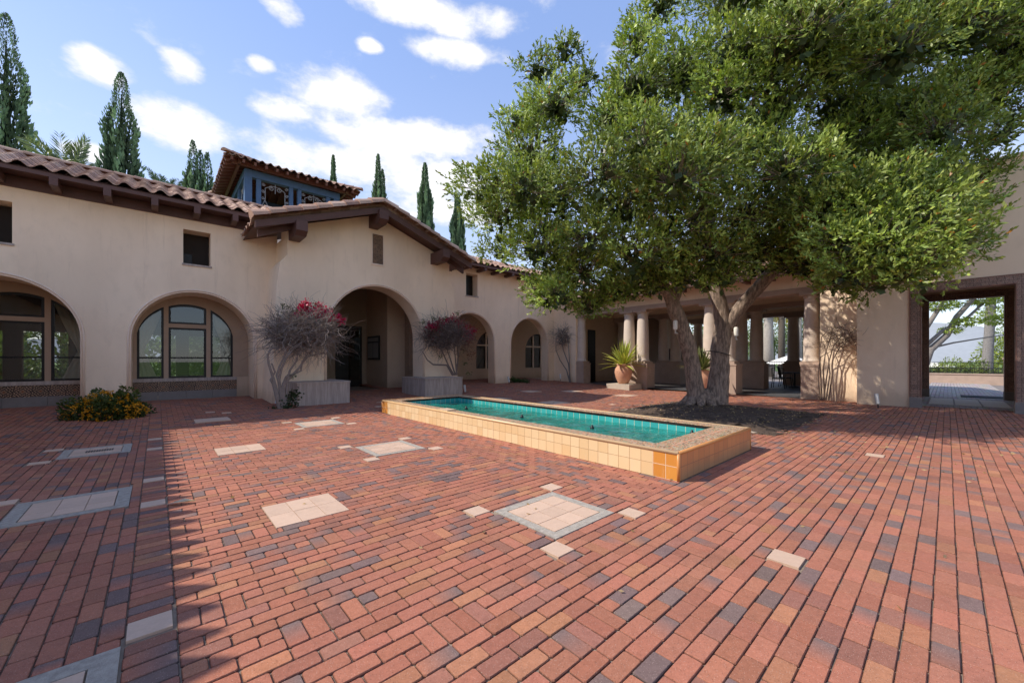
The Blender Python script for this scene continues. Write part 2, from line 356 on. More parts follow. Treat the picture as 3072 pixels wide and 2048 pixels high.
# ================================================================== GROUND
mb=MB(); mb.quad((-400,-300,-.35),(400,-300,-.35),(400,900,-.35),(-400,900,-.35)); tag(mb.build('ground',M['grass']),kind='structure')
mb=MB()
for q0,q1 in ((-14,9.5),(9.5,15.9)):
    mb.quad(W(-14,q0,gz(q0)-.012),W(18,q0,gz(q0)-.012),W(18,q1,gz(q1)-.012),W(-14,q1,gz(q1)-.012))
mb.quad(W(-14,15.9,gz(15.9)-.012),W(18,15.9,gz(15.9)-.012),W(18,19.5,gz(15.9)-.012),W(-14,19.5,gz(15.9)-.012))
tag(mb.build('joint_sand_bed',M['sand']),kind='structure')
POOL=(4.46,6.92,2.07,10.12); BED=(8.5,12.7,2.35,6.05)
insets=[]   # (p0,p1,q0,q1,nx,ny,frame)
for (a,b,c,d,nx,ny,fw) in [(2.32,3.12,2.055,2.815,3,3,.085),(2.37,3.18,5.57,6.39,3,3,.085),(2.27,3.09,8.95,9.75,3,3,.085),(-1.0,-.20,5.27,6.07,3,3,.1),(-1.06,-.30,8.40,9.2,3,3,.1),(-.93,-.13,1.91,2.71,3,3,.1),
      (.74,1.34,3.75,4.37,3,2,0),(.67,1.28,7.17,7.75,3,2,0),(.62,1.25,10.85,11.45,1,1,0),
      (8.55,9.35,2.35,2.6,4,1,0),(5.1,5.9,11.9,12.0,3,1,0),(9.3,10.1,8.3,9.1,1,1,0),(8.6,9.3,10.3,11.0,1,1,0),(13.0,13.8,10.6,11.3,1,1,0),(11.4,12.1,11.5,12.2,1,1,0),(13.4,14.2,8.2,8.9,1,1,0)]:
    insets.append((a,b,c,d,nx,ny,fw))
smalls=[]
for (a,b,c,d,nx,ny,fw) in insets:
    if fw and a>1:
        for (x,y) in ((a,c),(b,c),(a,d),(b,d)):
            sx=-1 if x==a else 1; sy=-1 if y==c else 1
            smalls.append(tuple(sorted((x+sx*.02,x+sx*.21)))+tuple(sorted((y+sy*.02,y+sy*.21))))
smalls+=[(3.2,3.41,.665,.865),(7.74,7.96,.61,.82),(-.12,.07,2.73,2.92),(-.12,.07,5.10,5.30),(-.12,.07,6.15,6.34),(-.12,.07,8.32,8.50),(-.12,.07,9.33,9.52),(-1.23,-1.02,6.09,6.28),(-1.23,-1.02,5.06,5.25),(-1.29,-1.08,9.22,9.4),(-1.29,-1.08,8.2,8.38),
         (7.9,8.1,6.1,6.3),(10.6,10.8,7.0,7.2),(.9,1.1,12.3,12.5),(1.2,1.4,12.0,12.2),(4.7,4.9,11.0,11.2)]
excl=[POOL,BED]+[i[:4] for i in insets]+smalls
# ---- bricks
def zone(p,q):
    if p<-.12: return 'b'
    if p<.08: return 's'
    if p>3.5 and q<2.0: return 'a'
    if 3.5<=p<4.46 or (4.46<=p<6.92): return 'b'
    if p>=6.92: return 'a'
    if q<1.15: return 'a'
    return 'm'
bricks=[]
def emit(p0,p1,q0,q1,long):
    rects=[(p0,p1,q0,q1)]
    for e in excl:
        nr=[]
        for r in rects:
            if r[1]<=e[0] or r[0]>=e[1] or r[3]<=e[2] or r[2]>=e[3]: nr.append(r); continue
            a,b,c,d=r
            if a<e[0]: nr.append((a,e[0],c,d))
            if b>e[1]: nr.append((e[1],b,c,d))
            a2,b2=max(a,e[0]),min(b,e[1])
            if c<e[2]: nr.append((a2,b2,c,e[2]))
            if d>e[3]: nr.append((a2,b2,e[3],d))
        rects=nr
    for r in rects:
        if r[1]-r[0]>.03 and r[3]-r[2]>.03: bricks.append(r+(long,))
def vis(p,q):
    x,y,_=W(p,q,0); return y>.9 and abs(x)<1.5*y+.8 and q<19.2 and p<17.45 and not (q>15.7 and p<2.8)
def run(p0,p1,q0,q1,long,stag=True):
    """running bond over a rectangle"""
    if long=='a': u0,u1,v0,v1=p0,p1,q0,q1
    else: u0,u1,v0,v1=q0,q1,p0,p1
    nrow=max(1,round((v1-v0)/.1)); h=(v1-v0)/nrow
    for j in range(nrow):
        va=v0+j*h; x=u0-(.1 if (j%2 and stag) else 0)
        while x<u1-.02:
            a,b=max(x,u0),min(x+.2,u1); x+=.2
            pp,qq=((a+b)/2,va+h/2) if long=='a' else (va+h/2,(a+b)/2)
            if b-a<.03 or not vis(pp,qq): continue
            if long=='a': emit(a,b,va,va+h,'a')
            else: emit(va,va+h,a,b,'b')
run(-9,-.12,-1,15.7,'b'); 
q=-1.0
while q<15.7:
    if vis(0,q): emit(-.12,.08,q,q+.1,'a')
    q+=.1
run(.08,17.48,-8,1.15,'a'); run(3.5,17.5,1.15,2.05,'a'); run(3.5,6.9,2.05,15.7,'b'); run(6.9,17.5,2.05,19,'a')
g=0; q=1.15
while q<15.7:
    run(.08,3.5,q+.2,q+.5,'a')    # stretcher courses between the soldier courses
    x=.08-((g*.5)%1.4)
    while x<3.5:
        for k in range(4):
            a,b=x+.1*k,x+.1*k+.1
            if b>.1 and a<3.48 and vis((a+b)/2,q+.1): emit(max(a,.08),min(b,3.5),q,q+.2,'b')
        a=x+.4; b=min(x+1.4,3.5)
        if b>max(a,.08)+.05: run(max(a,.08),b,q,q+.2,'a')
        x+=1.4
    q+=.5; g+=1
def brick_col():
    k=random.random()
    if k<.70: c=(.385,.150,.094)
    elif k<.80: c=(.41,.178,.098)
    elif k<.93: c=(.31,.135,.095)
    else: c=(.20,.130,.115)
    f=random.uniform(.86,1.12); return [x*f*random.uniform(.97,1.03) for x in c],k>=.93
bv=[];bc=[];quads=[];qc=[]
for (p0,p1,q0,q1,lg) in bricks:
    pm,qm=(p0+p1)/2,(q0+q1)/2; x,y,_=W(pm,qm,0); near=y<6.5
    z=gz(qm)+random.uniform(-.002,.002); tx=random.uniform(-.006,.006); ty=random.uniform(-.006,.006)
    ga,gb=(.0019,.0017) if lg=='a' else (.0017,.0019)   # half joints: ends are tight, sides open
    if pm<3.5 and 1.1<qm: ga,gb=(.0022,.0026)
    a,b,c,d=p0+ga,p1-ga,q0+gb,q1-gb
    jx=random.uniform(-.0015,.0015); a+=jx;b+=jx; jy=random.uniform(-.0018,.0018); c+=jy;d+=jy
    bev=.0045; col,dk=brick_col(); fl=random.random()
    c2=[x*.55 for x in col] if (fl<.14 and not dk) else col
    if fl<.14 and not dk: c2=[.20,.135,.12]
    zt=lambda pp,qq: z+(pp-pm)*tx+(qq-qm)*ty
    if near:
        r=.008 if (pm<3.5 and qm>1.1) else .006
        def oct_(i,zoff):
            A0,B0,C0,D0=a+i,b-i,c+i,d-i; rr=r
            pts=[(A0+rr,C0),(B0-rr,C0),(B0,C0+rr),(B0,D0-rr),(B0-rr,D0),(A0+rr,D0),(A0,D0-rr),(A0,C0+rr)]
            return [W(pp,qq,zt(pp,qq)+zoff) for pp,qq in pts]
        top=oct_(bev,0); bot=oct_(0,-.006); low=oct_(0,-.02)
        cs=[col if ((i in (0,5,6,7)) if lg=='a' else (i in (0,1,2,7))) else c2 for i in range(8)]
        bv.append((top,bot,low,cs))
    else:
        pts=[(a,c),(b,c),(b,d),(a,d)]; ins=[(a+bev,c+bev),(b-bev,c+bev),(b-bev,d-bev),(a+bev,d-bev)]
        T=[W(pp,qq,zt(pp,qq)) for pp,qq in ins]; Bm=[W(pp,qq,zt(pp,qq)-.012) for pp,qq in pts]
        cs=[col if ((i in (0,3)) if lg=='a' else (i in (0,1))) else c2 for i in range(4)]
        quads+=T; qc+=cs
        for i in range(4):
            j=(i+1)%4; quads+=[Bm[i],Bm[j],T[j],T[i]]; qc+=[tuple(x*.4 for x in cs[i]),tuple(x*.4 for x in cs[j]),cs[j],cs[i]]
vs=[];fs=[];cs_=[]
mbb=MB()
for top,bot,low,cs in bv:
    f=[tuple(range(8))]
    for i in range(8):
        j=(i+1)%8; f.append((8+i,8+j,j,i)); f.append((16+i,16+j,8+j,8+i))
    mbb.add(top+bot+low,f,[tuple(x for x in c) for c in cs]+[tuple(x*.42+.012 for x in c) for c in cs]+[tuple(x*.25 for x in c) for c in cs])
n0=len(quads)//4
mbb.add(quads,[tuple(range(4*i,4*i+4)) for i in range(n0)],[tuple(c) for c in qc])
paving=tag(mbb.build('brick_paving',M['brick']),kind='structure')
# ---- tile insets: children of the paving
def inset(a,b,c,d,nx,ny,fw):
    z=gz((c+d)/2); par=paving
    if fw:
        mb=MB(); i=fw
        for (p0,p1,q0,q1) in ((a,b,c,c+i),(a,b,d-i,d),(a,a+i,c+i,d-i),(b-i,b,c+i,d-i)): mb.box(p0,p1,q0,q1,z-.02,z+.003)
        par=mb.build('pebble_frame',M['aggr'],paving); a+=fw+.006;b-=fw+.006;c+=fw+.006;d-=fw+.006
    mb=MB()
    for i in range(nx):
        for j in range(ny):
            f=random.uniform(.93,1.05); w,h=(b-a)/nx,(d-c)/ny
            mb.box(a+i*w+.0025,a+(i+1)*w-.0025,c+j*h+.0025,c+(j+1)*h-.0025,z-.02,z+.004+random.uniform(-.001,.001),(.62*f,.43*f,.31*f))
    mb.build('inset_tile',M['cream'],par)
for i in insets: inset(*i)
for s in smalls: inset(s[0]+.004,s[1]-.004,s[2]+.004,s[3]-.004,1,1,0)
mb=MB()
for k in range(11): mb.box(-.80+k*.028,-.782+k*.028,8.72,8.86,gz(9)+.004,gz(9)+.009)
mb.build('drain_grate',M['iron'],paving)
# ---- planting bed round the oak
mb=MB(); N=44
for i in range(N+1):
    for j in range(N+1):
        p=BED[0]-.12+(BED[1]-BED[0]+.3)*i/N+random.uniform(-.07,.07); q=BED[2]-.25+(BED[3]-BED[2]+.35)*j/N+random.uniform(-.07,.07)
        e=min(i,N-i,j,N-j)/N; h=-.005+.19*min(1,e*3.0)+random.uniform(-.02,.028)
        mb.v.append(W(p,q,h)); mb.c.append((1,1,1)); mb.t.append((0,0,0))
for i in range(N):
    for j in range(N): mb.f.append((i*(N+1)+j,(i+1)*(N+1)+j,(i+1)*(N+1)+j+1,i*(N+1)+j+1))
CH=[];
tag(mb.build('mulch_bed',M['mulch'],None,True),kind='structure')
mb=MB(); a,b,c,d=BED; i=.16
for (p0,p1,q0,q1) in ((a+.9,b-.6,d-.10,d),(a,a+i,c+.08,d-.5)): mb.box(p0,p1,q0,q1,-.02,.022)
tag(mb.build('bed_edging',M['paleslab']),kind='structure')
# ================================================================== FOUNTAIN
f=thing('fountain_pool','long low fountain pool faced in yellow ochre tiles with turquoise water','fountain',W(5.7,6.1,0))
p0,p1,q0,q1=POOL; Hh=.34; rw=.30
def face(mb,a,b,za,zb,flip=False,s0=0.0,off=0.0):
    L=math.hypot(b[0]-a[0],b[1]-a[1]); mb.quad(W(a[0],a[1],za),W(b[0],b[1],za),W(b[0],b[1],zb),W(a[0],a[1],zb),None,[(s0,za+off,0),(s0+L,za+off,0),(s0+L,zb+off,0),(s0,zb+off,0)])
for a_,b_ in (((p0,q0),(p0,q1)),((p1,q1),(p1,q0))):
    mb=MB(); face(mb,a_,b_,0,Hh-.025); mb.build('side_tiles',M['ftile'],f)
for a_,b_ in (((p1,q0),(p0,q0)),((p0,q1),(p1,q1))):
    mb=MB(); face(mb,a_,b_,0,Hh-.025); mb.build('end_tiles',M['ftile_end'],f)
mb=MB(); zt=Hh-.006
for (a,b,c,d) in ((p0+.02,p0+rw,q0+.02,q1-.02),(p1-rw,p1-.02,q0+.02,q1-.02),(p0+rw,p1-rw,q0+.02,q0+.44),(p0+rw,p1-rw,q1-.44,q1-.02)):
    mb.box(a,b,c,d,Hh-.05,zt)
rim=mb.build('mosaic_rim',M['mosaic'],f)
mb=MB()
mb.box(p0+rw-.01,p1-rw+.01,q0+.215,q0+.24,Hh-.02,Hh-.003)
mb.build('rim_joint_band',M['terr'],rim)
YB=simple('yellow_bullnose',(.74,.49,.25),.35,.3,7,.05,.4); OB=simple('orange_bullnose',(.62,.27,.08),.35,.3,7,.05,.4)
for k,(a,b) in enumerate((((p0+.012,q0+.012),(p0+.012,q1-.012)),((p1-.012,q1-.012),(p1-.012,q0+.012)),((p1-.012,q0+.012),(p0+.012,q0+.012)),((p0+.012,q1-.012),(p1-.012,q1-.012)))):
    mb=MB(); mb.tube([W(*a,Hh-.018),W(*b,Hh-.018)],.024,8); mb.build('bullnose_edge',YB if k<2 else OB,f,True)
for (a,b) in ((p0,q0),(p0,q1),(p1,q0),(p1,q1)):
    sp=1 if a==p0 else -1; sq=1 if b==q0 else -1; mb=MB(); mb.tube([W(a+sp*.01,b+sq*.01,0),W(a+sp*.01,b+sq*.01,Hh-.02)],.02,8); mb.build('corner_trim',OB,f,True)
mb=MB(); ip0,ip1,iq0,iq1=p0+rw,p1-rw,q0+.44,q1-.44; zi=.02
for a,b in (((ip1,iq0),(ip1,iq1)),((ip0,iq1),(ip0,iq0)),((ip0,iq0),(ip1,iq0)),((ip1,iq1),(ip0,iq1))): face(mb,a,b,zi,Hh-.05,s0=.03,off=.02)
mb.quad(W(ip0,iq0,zi),W(ip1,iq0,zi),W(ip1,iq1,zi),W(ip0,iq1,zi)); mb.build('basin_lining',M['turq'],f)
mb=MB()
for a,b in (((ip1-.004,iq0),(ip1-.004,iq1)),((ip0+.004,iq1),(ip0+.004,iq0)),((ip0,iq0+.004),(ip1,iq0+.004)),((ip1,iq1-.004),(ip0,iq1-.004))): face(mb,a,b,Hh-.055,Hh-.012)
mb.build('inner_lip',M['cream'],f)
mb=MB(); nx,ny=26,150
for i in range(nx+1):
    for j in range(ny+1):
        p=ip0+.002+(ip1-ip0-.004)*i/nx; q=iq0+.002+(iq1-iq0-.004)*j/ny
        h=.004*math.sin(p*9+q*5)+.004*math.sin(q*13-p*4)+random.uniform(-.003,.003)
        for cq in (3.6,6.0,8.4):
            r=math.hypot(p-5.7,q-cq); h+=.012*math.cos(r*22)*math.exp(-r*1.6)
        mb.v.append(W(p,q,.19+h)); mb.c.append((1,1,1)); mb.t.append((0,0,0))
for i in range(nx):
    for j in range(ny): mb.f.append((i*(ny+1)+j,(i+1)*(ny+1)+j,(i+1)*(ny+1)+j+1,i*(ny+1)+j+1))
mb.build('water',M['water'],f,True)
for (pp,qq) in ((5.05,2.75),(6.5,2.8),(5.7,4.2),(5.7,6.0),(5.7,8.0)):
    mb=MB(); x,y,_=W(pp,qq,0); mb.lathe((x,y,.17),[(.035,0),(.04,.04),(.022,.055),(.018,.085),(.008,.09)],10); mb.build('nozzle',M['iron'],f,True)
mb=MB(); mb.box(4.50,4.72,7.0,7.35,Hh+.002,Hh+.016,(.62,.45,.30))
tag(mb.build('loose_tile',M['cream']),'loose pale square tile lying on the mosaic rim of the fountain','tile')
# ================================================================== ARCADE WING (left)
QL=14.8
frL=lambda s,z,d: W(s,QL+d,z)
wl=thing('arcade_wing','peach stucco wing with two big arched windows under a clay tile roof at left','building',W(0,QL,0))
archesL=[Op(-4.28,-1.43,0,zs=1.98,za=3.40),Op(-.52,2.31,0,zs=1.98,za=3.40)]; winL=[Op(-3.17,-2.53,4.15,5.13),Op(.57,1.20,4.20,5.19)]
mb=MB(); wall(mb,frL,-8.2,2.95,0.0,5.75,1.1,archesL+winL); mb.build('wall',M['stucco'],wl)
for o in archesL: bead(frL,o,.05,-.008,.026,.16,'trim',wl); bead(frL,o,.0,.004,.016,.16,'trim',wl)
for o in winL:
    mb=MB(); mb.box(o.a-.03,o.b+.03,QL-.035,QL+.3,o.z0-.05,o.z0); mb.build('window_sill',M['plinth'],wl)
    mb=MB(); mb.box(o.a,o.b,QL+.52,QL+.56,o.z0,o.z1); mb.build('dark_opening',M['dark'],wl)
    mb=MB(); mb.box(o.a+.02,o.a+.22,QL+.47,QL+.51,o.z0,o.z0+.38); mb.build('shutter',M['frame'],wl)
# recessed window walls
QR=QL+1.105
frR=lambda s,z,d: W(s,QR+d,z)
def arch_window(par,fr,o,sill,panes,base_q=None):
    """panes: list of Op; a dark frame and a glass pane in each"""
    mb=MB(); wall(mb,fr,o.a-.15,o.b+.15,sill,o.za+.35,.12,panes); mb.build('window_surround',M['mullion'],par)
    for k,pn in enumerate(panes):
        fw=.055; mb=MB(); cv=pn.curve(0); cin=pn.curve(-fw,pn.z0+fw)
        if pn.z1 is None and hasattr(pn,'poly'): cv,cin=pn.poly,pn.polyi
        for i in range(len(cv)):
            j=(i+1)%len(cv); mb.quad(fr(*cv[i],.02),fr(*cv[j],.02),fr(*cin[j],.02),fr(*cin[i],.02)); mb.quad(fr(*cin[i],.02),fr(*cin[j],.02),fr(*cin[j],.08),fr(*cin[i],.08))
        if pn.z1 is not None and pn.z1-pn.z0>1 or hasattr(pn,'rail'):
            zr=pn.z0+.60; x0=min(x for x,_ in cin); x1=max(x for x,_ in cin); mb.quad(fr(x0,zr,.03),fr(x1,zr,.03),fr(x1,zr+.045,.03),fr(x0,zr+.045,.03))
        w=mb.build('window',M['frame'],par)
        mb=MB(); mb.add([fr(x,z,.06) for x,z in cv],[tuple(range(len(cv)))]); mb.build('pane',M['glass'],w)
class Side(Op):
    """arched side light: vertical at the mullion, curved on the outside"""
    def __init__(s,a,b,z0,c,r,zs,right): s.a,s.b,s.z0,s.z1=a,b,z0,None; s.c,s.r,s.zc,s.right=c,r,zs,right; s.zs=s.top(b if right else a); s.za=0; s.rail=1; s.mk()
    def top(s,x):
        d=min(1,abs(x-s.c)/s.r); return max(s.z0+.3,s.zc+s.r*math.sqrt(max(0,1-d*d)))
    def cuts(s): return [s.a+(s.b-s.a)*i/12 for i in range(13)]
    def mk(s):
        xs=s.cuts(); s.poly=[(s.a,s.z0)]+[(x,s.top(x)) for x in xs]+[(s.b,s.z0)]
        f=.055; xi=[s.a+f+(s.b-s.a-2*f)*i/12 for i in range(13)]; s.polyi=[(s.a+f,s.z0+f)]+[(x,s.top(x)-f*1.2) for x in xi]+[(s.b-f,s.z0+f)]
class Crown(Op):
    def __init__(s,a,b,z0,c,r,zs): s.a,s.b,s.z0,s.z1=a,b,z0,None; s.c,s.r,s.zc=c,r,zs; s.zs=s.top(a); s.za=0; s.mk()
    def top(s,x): return s.zc+s.r*math.sqrt(max(0,1-((x-s.c)/s.r)**2))
    cuts=Side.cuts; mk=Side.mk
for o in archesL:
    c=-2.64 if o.a<-2 else .725; sl=.85; ri=1.175; xr=min(o.b+.1,c+1.26)
    panes=[Side(c-1.155,c-.565,sl,c,ri,1.98,False),Side(c+.565,c+1.155,sl,c,ri,1.98,True),Op(c-.455,c+.455,sl,2.40),Crown(c-.455,c+.455,2.52,c,ri-.02,1.98)]
    panes[2].rail=1
    arch_window(wl,frR,o,sl,panes)
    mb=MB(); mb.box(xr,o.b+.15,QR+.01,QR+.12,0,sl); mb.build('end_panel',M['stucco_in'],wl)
    mb=MB(); mb.box(o.a-.1,xr,QR-.03,QR+.12,sl-.10,sl+.0); mb.build('window_ledge',M['plinth'],wl)
    mb=MB(); mb.quad(frR(o.a-.1,.45,-.01),frR(xr,.45,-.01),frR(xr,sl-.1,-.01),frR(o.a-.1,sl-.1,-.01),None,[(o.a-.1,.01,0),(xr,.01,0),(xr,.31,0),(o.a-.1,.31,0)]); mb.build('painted_tile_band',M['tala'],wl)
    mb=MB()
    for k in range(4):
        a=o.a-.1+(xr-o.a+.1)*k/4; mb.box(a+.004,a+(xr-o.a+.1)/4-.004,QR-.025,QR+.1,.0,.448)
    mb.build('stone_base',M['stone'],wl)
    for sx,mz in ((-1,0),(1,0)):   # curtains tied to the sides behind the glass
        mb=MB(); n=16; vs=[];fs=[]
        for i in range(n+1):
            for j in range(13):
                tz=j/12; z=.9+2.2*tz; pinch=.25+.75*abs(tz-.35)**.8*1.35; u=i/n
                x=c+sx*(1.22-.72*min(1,pinch)*u); vs.append(frR(x,z,.32+.035*math.sin(u*26)))
        for i in range(n):
            for j in range(12): fs.append((i*13+j,(i+1)*13+j,(i+1)*13+j+1,i*13+j+1))
        mb.add(vs,fs); mb.build('curtain',M['curt'],wl,True)
# interior: floor, rear wall with garden windows
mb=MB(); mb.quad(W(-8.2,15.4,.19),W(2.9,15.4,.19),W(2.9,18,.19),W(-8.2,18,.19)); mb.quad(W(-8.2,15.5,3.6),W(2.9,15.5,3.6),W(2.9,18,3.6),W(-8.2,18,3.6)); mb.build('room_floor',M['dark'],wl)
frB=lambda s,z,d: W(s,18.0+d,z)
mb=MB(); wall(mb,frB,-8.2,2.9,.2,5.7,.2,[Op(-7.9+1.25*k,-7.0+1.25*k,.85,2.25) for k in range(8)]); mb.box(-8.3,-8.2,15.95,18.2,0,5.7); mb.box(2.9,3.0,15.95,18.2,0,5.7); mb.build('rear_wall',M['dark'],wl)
tile_roof('roof',lambda s,d,z:W(s,d,z),-8.5,3.1,14.08,5.86,16.5,6.88,wl,period=.345,course=.24)
mb=MB(); mb.quad(W(-8.5,16.5,6.85),W(2.95,16.5,6.85),W(2.95,19.2,5.8),W(-8.5,19.2,5.8),(.25,.13,.09)); mb.build('rear_roof_slope',M['roof'],wl)
ridge_tiles('ridge_tiles',W(-8.5,16.5,6.86),W(4.6,16.5,6.86),wl,.13)
mb=MB(); mb.box(-8.5,2.6,14.12,14.16,5.70,5.80); mb.build('fascia',M['wood'],wl)
mb=MB(); mb.box(-8.5,2.9,14.16,14.79,5.755,5.79); mb.build('eave_board',M['wood'],wl)
x=-8.0
mb=MB(); mb.box(-.065,.065,14.10,14.78,5.50,5.70); rp=None
while x<2.3:
    mb=MB(); mb.box(x-.07,x+.07,14.12,14.79,5.52,5.70); mb.build('rafter_end',M['wood'],wl); x+=.885
mb=MB(); mb.box(-8.2,2.5,14.755,14.797,5.48,5.74); mb.build('eave_beam',M['wood'],wl)
# ================================================================== ENTRANCE PORCH
QP=13.3
frP=lambda s,z,d: W(s,QP+d,z)
pr=thing('entrance_porch','gabled stucco entrance porch with a tall round archway and brown timber eaves','porch',W(5.6,QP,0))
gab=lambda s: 6.42-abs(s-5.62)*.365
o=Op(4.03,7.48,.0,zs=2.22,za=3.98)
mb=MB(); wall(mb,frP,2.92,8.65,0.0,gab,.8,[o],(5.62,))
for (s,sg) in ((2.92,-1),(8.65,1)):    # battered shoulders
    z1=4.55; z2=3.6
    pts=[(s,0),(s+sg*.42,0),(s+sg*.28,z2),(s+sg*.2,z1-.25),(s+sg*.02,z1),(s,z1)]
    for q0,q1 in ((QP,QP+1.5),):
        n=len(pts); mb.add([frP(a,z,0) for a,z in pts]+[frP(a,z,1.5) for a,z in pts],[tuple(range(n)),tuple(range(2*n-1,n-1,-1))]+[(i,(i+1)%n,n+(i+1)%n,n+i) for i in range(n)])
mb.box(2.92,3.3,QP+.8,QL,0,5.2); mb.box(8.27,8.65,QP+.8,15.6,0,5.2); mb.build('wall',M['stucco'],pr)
bead(frP,o,.045,-.006,.026,.76,'trim',pr); bead(frP,o,.0,.004,.014,.76,'trim',pr)
for (a,b,q1) in ((2.96,4.42,13.7),(7.02,8.62,13.7)):
    mb=MB(); mb.box(a,b,12.35,14.1,0,.72); mb.box(a-.015,b+.015,12.335,14.1,.72,.765); mb.build('stone_bench',M['plinth'],pr)
mb=MB(); mb.quad(frP(5.52,4.74,-.012),frP(5.90,4.74,-.012),frP(5.90,5.76,-.012),frP(5.52,5.76,-.012),None,[(0.0,0.0,0),(.6,0.0,0),(.6,1.8,0),(0,1.8,0)]); tp=mb.build('painted_tile_panel',M['tala'],pr)
mb=MB()
for (a,b,z0,z1) in ((5.49,5.93,4.69,4.74),(5.495,5.52,4.74,5.76),(5.90,5.925,4.74,5.76),(5.495,5.925,5.76,5.785)): mb.box(a,b,QP-.03,QP-.002,z0,z1)
mb.build('panel_frame',M['trim'],tp)
# interior of the porch
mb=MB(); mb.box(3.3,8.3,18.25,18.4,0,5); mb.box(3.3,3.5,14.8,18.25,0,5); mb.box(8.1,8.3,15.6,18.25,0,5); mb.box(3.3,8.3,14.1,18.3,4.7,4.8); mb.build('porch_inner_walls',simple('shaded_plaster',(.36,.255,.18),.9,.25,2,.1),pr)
mb=MB(); mb.box(7.30,8.1,16.0,18.25,.2,4.7); mb.build('inner_pier',M['stucco_in'],pr)
mb=MB(); mb.box(5.9,7.05,18.17,18.24,.2,2.95); dr=mb.build('door',M['frame'],pr)
mb=MB(); mb.box(6.45,6.95,18.14,18.165,.5,2.8); mb.build('door_glass',M['glass'],dr)
mb=MB(); mb.box(3.5,5.0,18.0,18.2,.2,1.1); mb.build('dark_dado',M['dark'],pr)
mn=thing('menu_board','dark framed notice case of two sheets on the pier inside the archway','notice case',W(7.28,17.3,1.9))
mb=MB(); mb.box(7.235,7.292,16.72,17.98,1.42,2.48); mb.build('case',M['frame'],mn)
mb=MB(); mb.box(7.225,7.233,16.8,17.32,1.5,2.18); mb.build('sheet',M['paper'],mn); mb=MB(); mb.box(7.225,7.233,17.38,17.9,1.5,2.18); mb.build('sheet',M['paper'],mn)
mb=MB(); mb.box(7.225,7.233,16.8,17.9,2.24,2.40); mb.build('header_panel',M['paper'],mn)
# porch roof: two slopes, ridge along q
def slope_fr(sg): return lambda s,d,z: W(5.6+sg*d,s,z)
tile_roof('roof_slope',slope_fr(-1),12.62,16.9,3.68,5.20,0.0,6.54,pr,lim=lambda d:(12.62,14.5+ (3.68-d)*.75))
tile_roof('roof_slope',slope_fr(1),12.62,17.5,3.68,5.20,0.0,6.54,pr,lim=lambda d:(12.62,15.2+(3.68-d)*.75))
mb=MB()
for sg in (-1,1): mb.quad(W(5.6+sg*3.6,12.62,5.15),W(5.6,12.62,6.46),W(5.6,15.5,6.46),W(5.6+sg*3.6,15.5,5.15))
mb.build('roof_deck',M['wood'],pr)
ridge_tiles('ridge_tiles',W(5.6,12.5,6.60),W(5.6,17.6,6.60),pr,.14)
ridge_tiles('rake_tiles',W(1.95,12.64,5.27),W(5.6,12.64,6.63),pr,.24,.40); ridge_tiles('rake_tiles',W(9.25,12.64,5.27),W(5.6,12.64,6.63),pr,.24,.40)
for sg in (-1,1):
    mb=MB(); a,b=5.6+sg*3.62,5.6
    for z0 in (0,): mb.hexa([W(a,12.56,5.0),W(b,12.56,6.30),W(b,12.64,6.30),W(a,12.64,5.0),W(a,12.56,5.19),W(b,12.56,6.49),W(b,12.64,6.49),W(a,12.64,5.19)])
    mb.build('rake_board',M['wood'],pr)
    for dq in (12.95,):
        mb=MB(); mb.hexa([W(a+sg*-.12,dq,4.86),W(b+sg*2.6,dq,5.27),W(b+sg*2.6,dq+.1,5.27),W(a-sg*.12,dq+.1,4.86),W(a-sg*.12,dq,5.06),W(b+sg*2.6,dq,5.47),W(b+sg*2.6,dq+.1,5.47),W(a-sg*.12,dq+.1,5.06)]); mb.build('rafter',M['wood'],pr)
def beam(cx,zt,w=.30,h=.40):
    mb=MB(); q0=12.40; pts=[(cx-w/2,zt-h),(cx+w/2,zt-h),(cx+w/2,zt),(cx-w/2,zt)]
    mb.hexa([W(cx-w/2,q0,zt-h+.12),W(cx+w/2,q0,zt-h+.12),W(cx+w/2,QP,zt-h+.12),W(cx-w/2,QP,zt-h+.12),W(cx-w/2,q0,zt),W(cx+w/2,q0,zt),W(cx+w/2,QP,zt),W(cx-w/2,QP,zt)])
    mb.hexa([W(cx-w/2,q0+.18,zt-h),W(cx+w/2,q0+.18,zt-h),W(cx+w/2,QP,zt-h),W(cx-w/2,QP,zt-h),W(cx-w/2,q0,zt-h+.118),W(cx+w/2,q0,zt-h+.118),W(cx+w/2,QP,zt-h+.118),W(cx-w/2,QP,zt-h+.118)])
    mb.build('timber_beam',M['wood'],pr)
beam(3.1,5.40); beam(5.55,6.32); beam(7.95,5.48)
# ================================================================== ARCADE beyond the porch
QV=15.6; VE=17.45
frV=lambda s,z,d: W(s,QV+d,z)
wv=thing('arcade_gallery','stucco arcade with two narrow arches between the porch and the colonnade','building',W(13,QV,0))
oV=[Op(10.02,12.86,.0,zs=2.28,za=3.70),Op(14.02,16.9,.0,zs=2.28,za=3.72)]; wV=Op(11.10,11.80,4.54,5.62)
mb=MB(); wall(mb,frV,8.65,VE,0,5.95,.5,oV+[wV]); mb.box(VE,VE+.35,13.98,QV+.5,0,5.0); mb.build('wall',M['stucco'],wv)
for o in oV: bead(frV,o,.05,-.006,.024,.2,'trim',wv); bead(frV,o,0,.003,.014,.2,'trim',wv)
mb=MB(); mb.box(wV.a-.03,wV.b+.05,QV-.03,QV+.2,wV.z0-.05,wV.z0); mb.build('window_sill',M['plinth'],wv)
mb=MB(); mb.box(wV.a,wV.b,QV+.42,QV+.45,wV.z0,wV.z1); mb.build('dark_opening',M['frame'],wv)
frI=lambda s,z,d: W(s,18.5+d,z)
